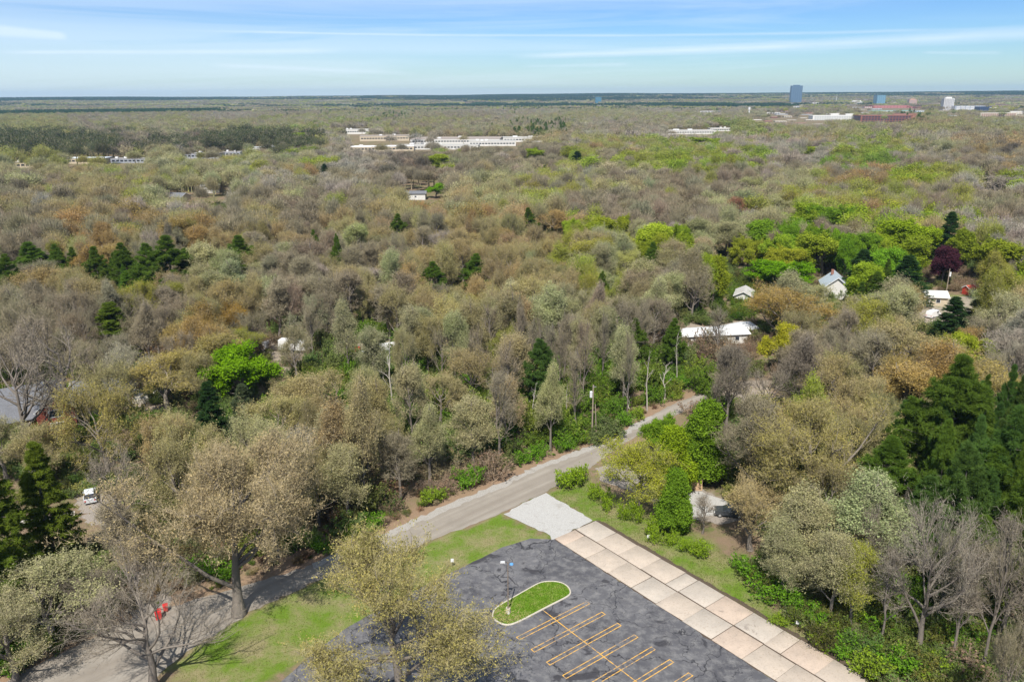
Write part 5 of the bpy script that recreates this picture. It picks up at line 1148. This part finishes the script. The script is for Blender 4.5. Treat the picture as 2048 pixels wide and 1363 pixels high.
# view openings the photograph shows: (x0, y0, x1, y1, distance of what is seen)
KEEP = [(1515, 236, 1640, 246), (818, 374, 852, 396), (335, 370, 450, 398),
        (0, 760, 150, 870), (535, 675, 640, 740), (720, 688, 785, 730), (1345, 630, 1495, 675), (1475, 580, 1500, 605), (1645, 545, 1690, 600), (1840, 605, 1895, 640), (1925, 560, 1950, 585), (285, 760, 320, 800), (1440, 765, 1540, 795), (1455, 530, 1520, 570), (1870, 560, 1915, 600)]
def build_woods():
    rng = np.random.default_rng(77); pts = []
    bands = [(60, 260, 7.0), (260, 520, 8.6), (520, 1000, 11.5), (1000, 1800, 14.5), (1800, 3000, 18.)]
    for r0, r1, s in bands:
        xs = np.arange(-r1 * .78, r1 * .78, s); ys = np.arange(r0 * .6, r1 + s, s)
        gx, gy = np.meshgrid(xs, ys); P = np.stack([gx.ravel(), gy.ravel()], 1) + (rng.random((gx.size, 2)) - .5) * s * .85
        r = np.hypot(P[:, 0], P[:, 1]); a = np.abs(np.arctan2(P[:, 0], P[:, 1]))
        P = P[(r >= r0) & (r < r1) & (a < np.arctan(1024 / F) + 0.05 + 14 / r)]; pts.append(P)
    P = np.concatenate(pts); n = len(P)
    for e in EXCW: P = P[~in_poly(P, e)]
    d = np.min(np.hypot(P[:, None, 0] - LMXY[None, :, 0], P[:, None, 1] - LMXY[None, :, 1]) - LMXY[None, :, 2] * .5, axis=1) if len(P) < 60000 else None
    P = P[d > 1.5]; n = len(P)
    H = rng.normal(14.5, 1.9, n).clip(9, 19); W = (rng.normal(11.5, 2.2, n)).clip(6, 17)
    D = np.hypot(P[:, 0], P[:, 1]); z = hill(P[:, 0], P[:, 1])
    W = W * np.interp(D, [350, 700, 1200], [1, 1.3, 1.45]); H = H * np.interp(D, [350, 700], [1, 1.1])
    pr, dep = proj(np.column_stack([P, z + H * .62])); hw = W / 2 * F / dep; hh = H * .38 * F / dep
    keep = np.ones(n, bool)
    for x0, y0, x1, y1 in KEEP:
        q = at((x0 + x1) / 2, y1); Dt = math.hypot(q.x, q.y)
        s = .55 if Dt < 400 else .7
        keep &= ~((pr[:, 0] + hw * s > x0) & (pr[:, 0] - hw * s < x1) & (pr[:, 1] + hh * .7 > y0) & (pr[:, 1] - hh * .95 < y1) & (D < Dt + 4) & (rng.random(n) < (.88 if Dt < 400 else .95)))
    for x0, y0, x1, y1, Dt in AUTOKEEP:
        keep &= ~((pr[:, 0] + hw * .6 > x0) & (pr[:, 0] - hw * .6 < x1) & (pr[:, 1] + hh > y0) & (pr[:, 1] - hh * 1. < y1) & (D < Dt) & (rng.random(n) < (.97 if Dt > 1300 else .9)))
    for fx, fy, fr, fl, fw in FOOT:
        c_, s_ = math.cos(fr), math.sin(fr); ux = (P[:, 0] - fx) * c_ + (P[:, 1] - fy) * s_; uy = -(P[:, 0] - fx) * s_ + (P[:, 1] - fy) * c_
        keep &= ~((abs(ux) < fl / 2 + 3) & (abs(uy) < fw / 2 + 4))
    for l in LMINFO:
        if l['form'] == 'snag': continue
        y0, y1 = l['top'], l['py']
        keep &= ~((abs(pr[:, 0] - l['px']) < (l['w'] * .42 + hw * .5 if l['imp'] else l['w'] * .28 + hw * .35)) & (pr[:, 1] + hh * .3 > y0) & (pr[:, 1] - hh * .9 < y1 + (16 if l['imp'] else 0)) & (D < math.hypot(l['x'], l['y'])))
    P, H, W, D, z, pr, dep, hw = [v[keep] for v in (P, H, W, D, z, pr, dep, hw)]
    n = len(P); row = np.searchsorted(ROWS, pr[:, 1] + rng.normal(size=n) * 6); colm = np.clip(((pr[:, 0] + rng.normal(size=n) * 22) // 128).astype(int), 0, 15)
    items = []
    for i in range(n):
        s = GRID[min(row[i], 15)][colm[i]]
        L_ = 26. + D[i] * .045; fx, fy = P[i][0] / L_, P[i][1] / L_
        u_ = .5 + .27 * (math.sin(fx * 1.7 + 2.1 * math.sin(fy * .9)) + math.sin(fy * 1.3 + 1.7 * math.sin(fx * 1.1 + 2))) + rng.normal() * .13
        let = s[int(abs(u_) * len(s)) % len(s)]
        if rng.random() < .06: let = 'gbpyw'[rng.integers(5)]
        col, kind, fm = PAL[let]; form = fm[rng.integers(len(fm))]
        if let == 'c' and D[i] < 400: form = 'pine' if rng.random() < .6 else 'spruce'
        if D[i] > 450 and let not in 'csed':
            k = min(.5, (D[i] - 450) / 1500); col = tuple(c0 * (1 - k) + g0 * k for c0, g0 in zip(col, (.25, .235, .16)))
        if D[i] < 300 and 620 < pr[i, 0] < 1440 and pr[i, 1] > 650:
            if let not in 'cs':
                form = 'tall' if rng.random() < .85 else 'oak'; W[i] *= .68; H[i] = H[i] * 1.08
                if let in 'lv' : let = 'y'; col, kind = vary(rng, PAL['y'][0], .12), 'bud'
                if let == 'g': kind = 'sparse'
        if let == 'e': H[i] *= 1.18; W[i] *= 1.1
        if let in 'gd': W[i] *= .9
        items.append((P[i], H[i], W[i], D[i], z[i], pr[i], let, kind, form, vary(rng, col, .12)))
    return items
ITEMS = build_woods()
_r = np.random.default_rng(8)
for px_, py_, H_ in ((1800, 990, 15), (1845, 1010, 17), (1925, 985, 18), (1965, 1010, 17), (2005, 1000, 18), (2045, 1020, 17), (2090, 1000, 18), (1860, 1075, 15), (1915, 1080, 16), (1960, 1070, 18), (2010, 1085, 17), (2065, 1090, 18),
                     (1900, 1150, 13), (1950, 1165, 15), (2000, 1150, 16), (2050, 1170, 17), (2020, 1220, 14), (2080, 1240, 15), (1990, 960, 16), (1940, 940, 16), (2060, 950, 17)):
    q = at(px_ + _r.normal() * 8, py_ + _r.normal() * 8); H_ += 1.5 + _r.normal() * 1.0; let_ = 'ck'[int(_r.integers(2))]
    p_, _d = proj([(q.x, q.y, H_ * .6)]); ITEMS.append((np.array([q.x, q.y]), H_, 7.5 + _r.random() * 2.5, math.hypot(q.x, q.y), 0., p_[0], let_, 'leaf', 'pine', vary(_r, PAL[let_][0], .12)))
inframe = [i for i, t in enumerate(ITEMS) if -5 < t[5][0] < 2053 and t[5][1] < 1375]
inframe.sort(key=lambda i: ITEMS[i][3])
n_dec = sum(1 for l in LM if l[6] in ('grand', 'oak', 'tall', 'cone'))
IND = set(inframe[:max(0, 296 - n_dec)])
ADJ = {'g': 'bare grey-brown', 'd': 'bare dark', 'w': 'bare pale grey', 'b': 'tan budding', 'o': 'orange-brown budding', 'y': 'yellow-green budding', 'p': 'pale olive budding', 'l': 'lime green leafy', 'v': 'vivid green leafy', 'c': 'dark green', 'k': 'dark', 'r': 'reddish'}
ORD = ['nearest', 'second', 'third', 'fourth', 'fifth', 'sixth', 'seventh', 'eighth', 'ninth', 'tenth', 'eleventh', 'twelfth', 'thirteenth', 'fourteenth']
buckets = {}
for i in sorted(IND):
    P, H, W, D, z, pr, let, kind, form, col = ITEMS[i]
    best = min(range(len(LMINFO)), key=lambda k: (LMINFO[k]['px'] - pr[0]) ** 2 + ((LMINFO[k]['py'] - pr[1]) * 1.3) ** 2)
    l = LMINFO[best]; dx, dy = pr[0] - l['px'], pr[1] - l['py']
    where = ('to the left of' if dx < 0 else 'to the right of') if abs(dx) > abs(dy) * 1.2 else ('behind' if dy < 0 else 'in front of')
    noun = {'pine': 'pine', 'spruce': 'spruce'}.get(form, 'tree')
    buckets.setdefault((ADJ.get(let, 'bare grey-brown'), noun, where, l['short']), []).append((math.hypot(dx, dy), i))
vv = 0
for (adj, noun, where, short), lst in buckets.items():
    lst.sort()
    for k, (_, i) in enumerate(lst):
        P, H, W, D, z, pr, let, kind, form, col = ITEMS[i]; vv += 1
        lab = ('%s %s %s the %s' % (adj, noun, where, short)) if len(lst) == 1 else ('%s %s %s %s the %s' % (ORD[min(k, 13)], adj, noun, where, short))
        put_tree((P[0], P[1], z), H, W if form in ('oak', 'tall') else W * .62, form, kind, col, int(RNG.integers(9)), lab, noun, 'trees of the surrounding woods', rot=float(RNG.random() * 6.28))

# lighter forms for distance, kept outside the scene and instanced by the forest object
def lod_oak(seed, n_tw, n_lf, kind, tall):
    rng = np.random.default_rng(seed); a = Acc(); R, cz, rz = (4.1, 9.5, 5.5) if tall else (6.3, 9.0, 6.0)
    tr = np.array([[[0, 0, 0], [0, 0, 4.5], [0, 0, 9.]]], float); tubes(a, rng, tr, np.array([[.35, .25, .12]]), 5, 0)
    lump = [(*rng.normal(size=3) * 3.4, rng.random() * 6, 0.10) for _ in range(4)]
    u = nrm(rng.normal(size=(n_tw, 3))); u[:, 2] = np.abs(u[:, 2]) * 1.0 - .25 * (rng.random(n_tw) < .35); r = (.35 + .65 * rng.random(n_tw) ** .5)[:, None]
    m = 1 + sum(am * np.sin(fx * u[:, :1] + fy * u[:, 1:2] + fz * u[:, 2:] + ph) for fx, fy, fz, ph, am in lump)
    cen, rad = np.array([0, 0, cz]), np.array([R, R, rz]); B = cen + u * r * m * rad * (1 + .09 * rng.normal(size=(n_tw, 1)))
    A = B + (np.array([0, 0, 4.5]) - B) * (.16 + .12 * rng.random((n_tw, 1))) + rng.normal(size=B.shape) * .3
    slivers(a, rng, A, B, .11 * (2600 / n_tw) ** .5, 0)
    k = rng.integers(n_tw, size=n_lf); C = B[k] + rng.normal(size=(n_lf, 3)) * .5
    s = sum(np.sin(C @ (rng.normal(size=3) * 1.0) + rng.random() * 6) for _ in range(3)) / 3
    leaves(a, rng, C, {'bare': .3, 'bud': .42, 'leaf': .75}[kind] * (1200 / max(n_lf, 300)) ** .35, 1, .4, np.clip(.5 + .3 * s + rng.normal(size=n_lf) * .2, 0, 1))
    return a.mesh('tree_form', [TWIG, LEAF])
def clump(seed, kind):
    rng = np.random.default_rng(seed); a = Acc()
    for _ in range(34):
        c = np.array([(rng.random() - .5) * 75, (rng.random() - .5) * 75, 0]); R, Hc = 5 + rng.random() * 3, 10 + rng.random() * 5
        n = 46; u = nrm(rng.normal(size=(n, 3))); u[:, 2] = abs(u[:, 2]) * 1.1 - .1
        C = c + np.array([0, 0, Hc * .55]) + u * np.array([R, R, Hc * .45]) * (.8 + .25 * rng.random((n, 1)))
        lv = np.clip(.5 + rng.normal() * .22 + rng.normal(size=n) * .15, 0, 1)
        leaves(a, rng, C, 3.0 if kind != 'c' else 3.2, 1, .8, lv)
    return a.mesh('tree_form', [TWIG, LEAF])
FCOL = bpy.data.collections.new('tree_forms')
FIDX = {}
def reg(key, me, trunk=None):
    o = bpy.data.objects.new('tree_form_%s%s' % (chr(97 + len(FIDX) // 26), chr(97 + len(FIDX) % 26)), me); FCOL.objects.link(o); FIDX[key] = len(FIDX)
for kind, nt_, nl_ in (('bare', 3400, 500), ('bud', 2400, 1900), ('leaf', 900, 3000)):
    for tl in (0, 1):
        for v in range(2): reg(('mid', kind, tl, v), lod_oak(900 + v + tl * 3, nt_, nl_, kind, tl))
        reg(('far', kind, tl, 0), lod_oak(950 + tl, nt_ // 5, nl_ // 4, kind, tl))
for (fm_, v_), (tm_, cr_) in FORMS.items():
    if fm_ in ('oak', 'tall', 'pine', 'spruce'):
        reg(('full', fm_, v_, 'trunk'), tm_)
        for kd_, me_ in cr_.items(): reg(('full', fm_, v_, kd_), me_)
reg(('mid', 'pine'), conifer(1000, 'pine', .4)[1]['leaf']); reg(('mid', 'spruce'), conifer(1001, 'spruce', .4)[1]['leaf'])
for v in range(3): reg(('clump', v), clump(1100 + v, 'd'))

def scatter(name, label, cat, rows, coll):
    """rows: (x,y,z, sx,sy,sz, rot, idx, (r,g,b))"""
    me = bpy.data.meshes.new(name); n = len(rows); me.vertices.add(n)
    me.vertices.foreach_set('co', np.array([r[:3] for r in rows], np.float32).ravel())
    for nm, ty, key, data in (('sc', 'FLOAT_VECTOR', 'vector', [r[3:6] for r in rows]), ('rt', 'FLOAT_VECTOR', 'vector', [(0, 0, r[6]) for r in rows]), ('ix', 'INT', 'value', [r[7] for r in rows]), ('color', 'FLOAT_COLOR', 'color', [(*r[8], 1) for r in rows])):
        a = me.attributes.new(nm, ty, 'POINT'); a.data.foreach_set(key, np.array(data, np.int32 if ty == 'INT' else np.float32).ravel())
    o = bpy.data.objects.new(name, me); COL.objects.link(o); o['kind'] = 'stuff'; o['label'] = label; o['category'] = cat
    ng = bpy.data.node_groups.new(name, 'GeometryNodeTree'); ng.interface.new_socket('Geometry', in_out='INPUT', socket_type='NodeSocketGeometry'); ng.interface.new_socket('Geometry', in_out='OUTPUT', socket_type='NodeSocketGeometry')
    gi, go = ng.nodes.new('NodeGroupInput'), ng.nodes.new('NodeGroupOutput'); ip = ng.nodes.new('GeometryNodeInstanceOnPoints'); ci = ng.nodes.new('GeometryNodeCollectionInfo')
    ci.inputs['Collection'].default_value = coll; ci.inputs['Separate Children'].default_value = True; ci.inputs['Reset Children'].default_value = True
    def na(nm, ty): a = ng.nodes.new('GeometryNodeInputNamedAttribute'); a.data_type = ty; a.inputs['Name'].default_value = nm; return a.outputs['Attribute']
    L = ng.links.new; L(gi.outputs[0], ip.inputs['Points']); L(ci.outputs[0], ip.inputs['Instance']); ip.inputs['Pick Instance'].default_value = True
    L(na('ix', 'INT'), ip.inputs['Instance Index']); L(na('rt', 'FLOAT_VECTOR'), ip.inputs['Rotation']); L(na('sc', 'FLOAT_VECTOR'), ip.inputs['Scale']); L(ip.outputs[0], go.inputs[0])
    md = o.modifiers.new('scatter', 'NODES'); md.node_group = ng; return o
rows = []; rng = np.random.default_rng(9)
for i, (P, H, W, D, z, pr, let, kind, form, col) in enumerate(ITEMS):
    if i in IND: continue
    s = W / 12.6
    if form in ('pine', 'spruce'): key = ('mid', form); s = W * .6 / 2 / FR[form]; s = max(s, .5); 
    else:
        tl = int(form == 'tall'); s = W / 2 / FR['tall' if tl else 'oak']
        kind = 'bare' if kind == 'sparse' and D >= 330 else kind
        key = ('mid', 'bare' if kind == 'sparse' else kind, tl, int(rng.integers(2))) if D < 900 else ('far', kind, tl, 0)
    rt = rng.random() * 6.28
    if D < 330:
        nv = 2 if form == 'spruce' else 3; v_ = int(rng.integers(nv))
        for part in ('trunk', kind if (form, v_) not in FORMS or kind in FORMS[form, v_][1] else 'bare'): rows.append((P[0], P[1], z, s, s, H / 15, rt, FIDX['full', form, v_, part], col))
    else: rows.append((P[0], P[1], z, s, s, H / 15, rt, FIDX[key], col))
# far clumps to the horizon
for r0, r1, s in ((2950, 4500, 62.), (4500, 7000, 85.), (7000, 10500, 130.)):
    xs = np.arange(-r1 * .72, r1 * .72, s); ys = np.arange(r0 * .7, r1, s); gx, gy = np.meshgrid(xs, ys)
    P = np.stack([gx.ravel(), gy.ravel()], 1) + (rng.random((gx.size, 2)) - .5) * s; r = np.hypot(P[:, 0], P[:, 1]); a = abs(np.arctan2(P[:, 0], P[:, 1]))
    P = P[(r >= r0) & (r < r1) & (a < .62)]; z = hill(P[:, 0], P[:, 1])
    prc, _ = proj(np.column_stack([P, z + 8])); kk = np.ones(len(P), bool)
    for x0, y0, x1, y1, Dt in AUTOKEEP: kk &= ~((prc[:, 0] > x0 - 6) & (prc[:, 0] < x1 + 6) & (prc[:, 1] > y0 - 1) & (prc[:, 1] < y1 + 3) & (np.hypot(P[:, 0], P[:, 1]) < Dt + 60) & (Dt > 0))
    P, z = P[kk], z[kk]
    f = np.sin(P[:, 1] / 310 + P[:, 0] / 1900) + .8 * np.sin(P[:, 0] / 700 + 1.3) + .6 * rng.normal(size=len(P))
    for q, zz, ff in zip(P, z, f):
        rr_, aa_ = math.hypot(q[0], q[1]), math.atan2(q[0], q[1])
        dark = ff > 1.0 or (rr_ > 6800 and ff > -.9) or (aa_ < -.34 and 3100 < rr_ < 3800) or (.2 < aa_ < .345 and 3500 < rr_ < 4500)
        let = 's' if dark else 'gygpwg'[rng.integers(6)]
        k = s / 72. * 1.15; rows.append((q[0], q[1], zz, k, k, 1.05 if let != 's' else 1.25, rng.random() * 6.28, FIDX['clump', int(rng.integers(3))], vary(rng, PAL[let][0], .1)))
print('forest rows', len(rows), 'individual', len(IND), 'landmarks', len(LM))
scatter('distant_woods', 'spring woods of bare, budding and lime green trees reaching to the horizon', 'woods', rows, FCOL)

# undergrowth
UCOL = bpy.data.collections.new('undergrowth_forms')
for i, me in enumerate(SHRUBS): UCOL.objects.link(bpy.data.objects.new('undergrowth_form_' + chr(97 + i), me))
rng = np.random.default_rng(31); P = np.column_stack([(rng.random(26000) - .5) * 560, 60 + rng.random(26000) * 420]); P = P[np.abs(np.arctan2(P[:, 0], P[:, 1])) < .64]
for e in [EXCW[0]] + EXCW[2:7]: P = P[~in_poly(P, e)]
P = P[rng.random(len(P)) < np.clip(220 / np.hypot(P[:, 0], P[:, 1]), .2, 1)]
pr, _ = proj(np.column_stack([P, np.zeros(len(P))]))
rows = []
for q, p2 in zip(P, pr):
    f = math.sin(q[0] / 9.) + math.sin(q[1] / 12. + 1) + math.sin((q[0] + q[1]) / 23.) + rng.normal() * .6 + (1.2 if 700 < p2[0] < 1420 and p2[1] > 560 else 0) + (.5 if p2[1] > 800 else -.3) + (.8 if p2[0] > 1450 and p2[1] > 900 else 0)
    if f > .7: c, ix = ((.11, .20, .02) if rng.random() < .5 else (.15, .21, .03)), rng.integers(4)
    elif f > -.9: c, ix = (.14, .18, .055), rng.integers(4)
    else: c, ix = (.22, .16, .10), 4 + rng.integers(2)
    s = (.7 + rng.random() * 1.2) * (1.5 if 640 < p2[0] < 1440 and p2[1] > 660 else 1); rows.append((q[0], q[1], 0, s, s, s * (.7 + .8 * rng.random()), rng.random() * 6.28, int(ix), vary(rng, c, .15)))
for a_, b_ in zip(ROADN[4:17], ROADN[5:18]):
    a_, b_ = np.array(a_), np.array(b_); L_ = np.linalg.norm(b_ - a_); nn = np.array([-(b_ - a_)[1], (b_ - a_)[0]]) / L_
    if nn[1] < 0: nn = -nn
    for _ in range(int(L_ * 2.6)):
        q = a_ + (b_ - a_) * rng.random() + nn * (1.0 + 6.5 * rng.random() ** .7); s = .22 + .5 * rng.random()
        rows.append((q[0], q[1], 0, s, s, s, rng.random() * 6.28, int(rng.integers(6)), vary(rng, [(.12, .20, .03), (.15, .17, .05), (.24, .17, .10), (.20, .15, .10)][rng.integers(4)], .2)))
# low growth in the right-hand hedge area and left foreground
for poly, n, cc in (([(-60, 880), (230, 900), (240, 985), (130, 1000), (-60, 1010)], 90, (.15, .18, .05)), ([(270, 1000), (420, 1060), (460, 1150), (300, 1190), (290, 1100)], 110, (.17, .16, .07)), ([(1470, 1120), (1560, 1110), (1760, 1210), (2100, 1250), (2100, 1420), (1800, 1420), (1660, 1310), (1570, 1230)], 200, (.12, .16, .035)), ([(-60, 1120), (230, 1100), (250, 1180), (200, 1260), (40, 1340), (-60, 1380)], 170, (.10, .15, .03)),
                    ([(1440, 860), (1800, 960), (2080, 1100), (2080, 1240), (1760, 1190), (1560, 1090), (1470, 1020)], 220, (.14, .18, .05))):
    w = np.array(gp(poly)); lo, hi = w.min(0), w.max(0); k = 0
    while k < n:
        q = lo + rng.random(2) * (hi - lo)
        if in_poly(q[None], w)[0]: k += 1; s = .7 + rng.random(); rows.append((q[0], q[1], 0, s, s, s, rng.random() * 6, int(rng.integers(6)), vary(rng, cc, .25)))
print('undergrowth', len(rows))
scatter('undergrowth', 'green and brown low bushes covering the woodland floor', 'undergrowth', rows, UCOL)

# ------------------------------------------------------------------ haze
m, nt = new_mat('haze_air'); o = N(nt, 'ShaderNodeOutputMaterial'); v = N(nt, 'ShaderNodeVolumePrincipled')
v.inputs['Density'].default_value = HAZE; v.inputs['Color'].default_value = (.45, .68, 1., 1); v.inputs['Anisotropy'].default_value = .1
nt.links.new(v.outputs[0], o.inputs['Volume'])
hz = MB().box((0, 7200, 70), (31000, 17000, 200)).build('haze', m); hz['kind'] = 'stuff'; hz['label'] = 'thin blue haze over the far woods'; hz['category'] = 'haze'
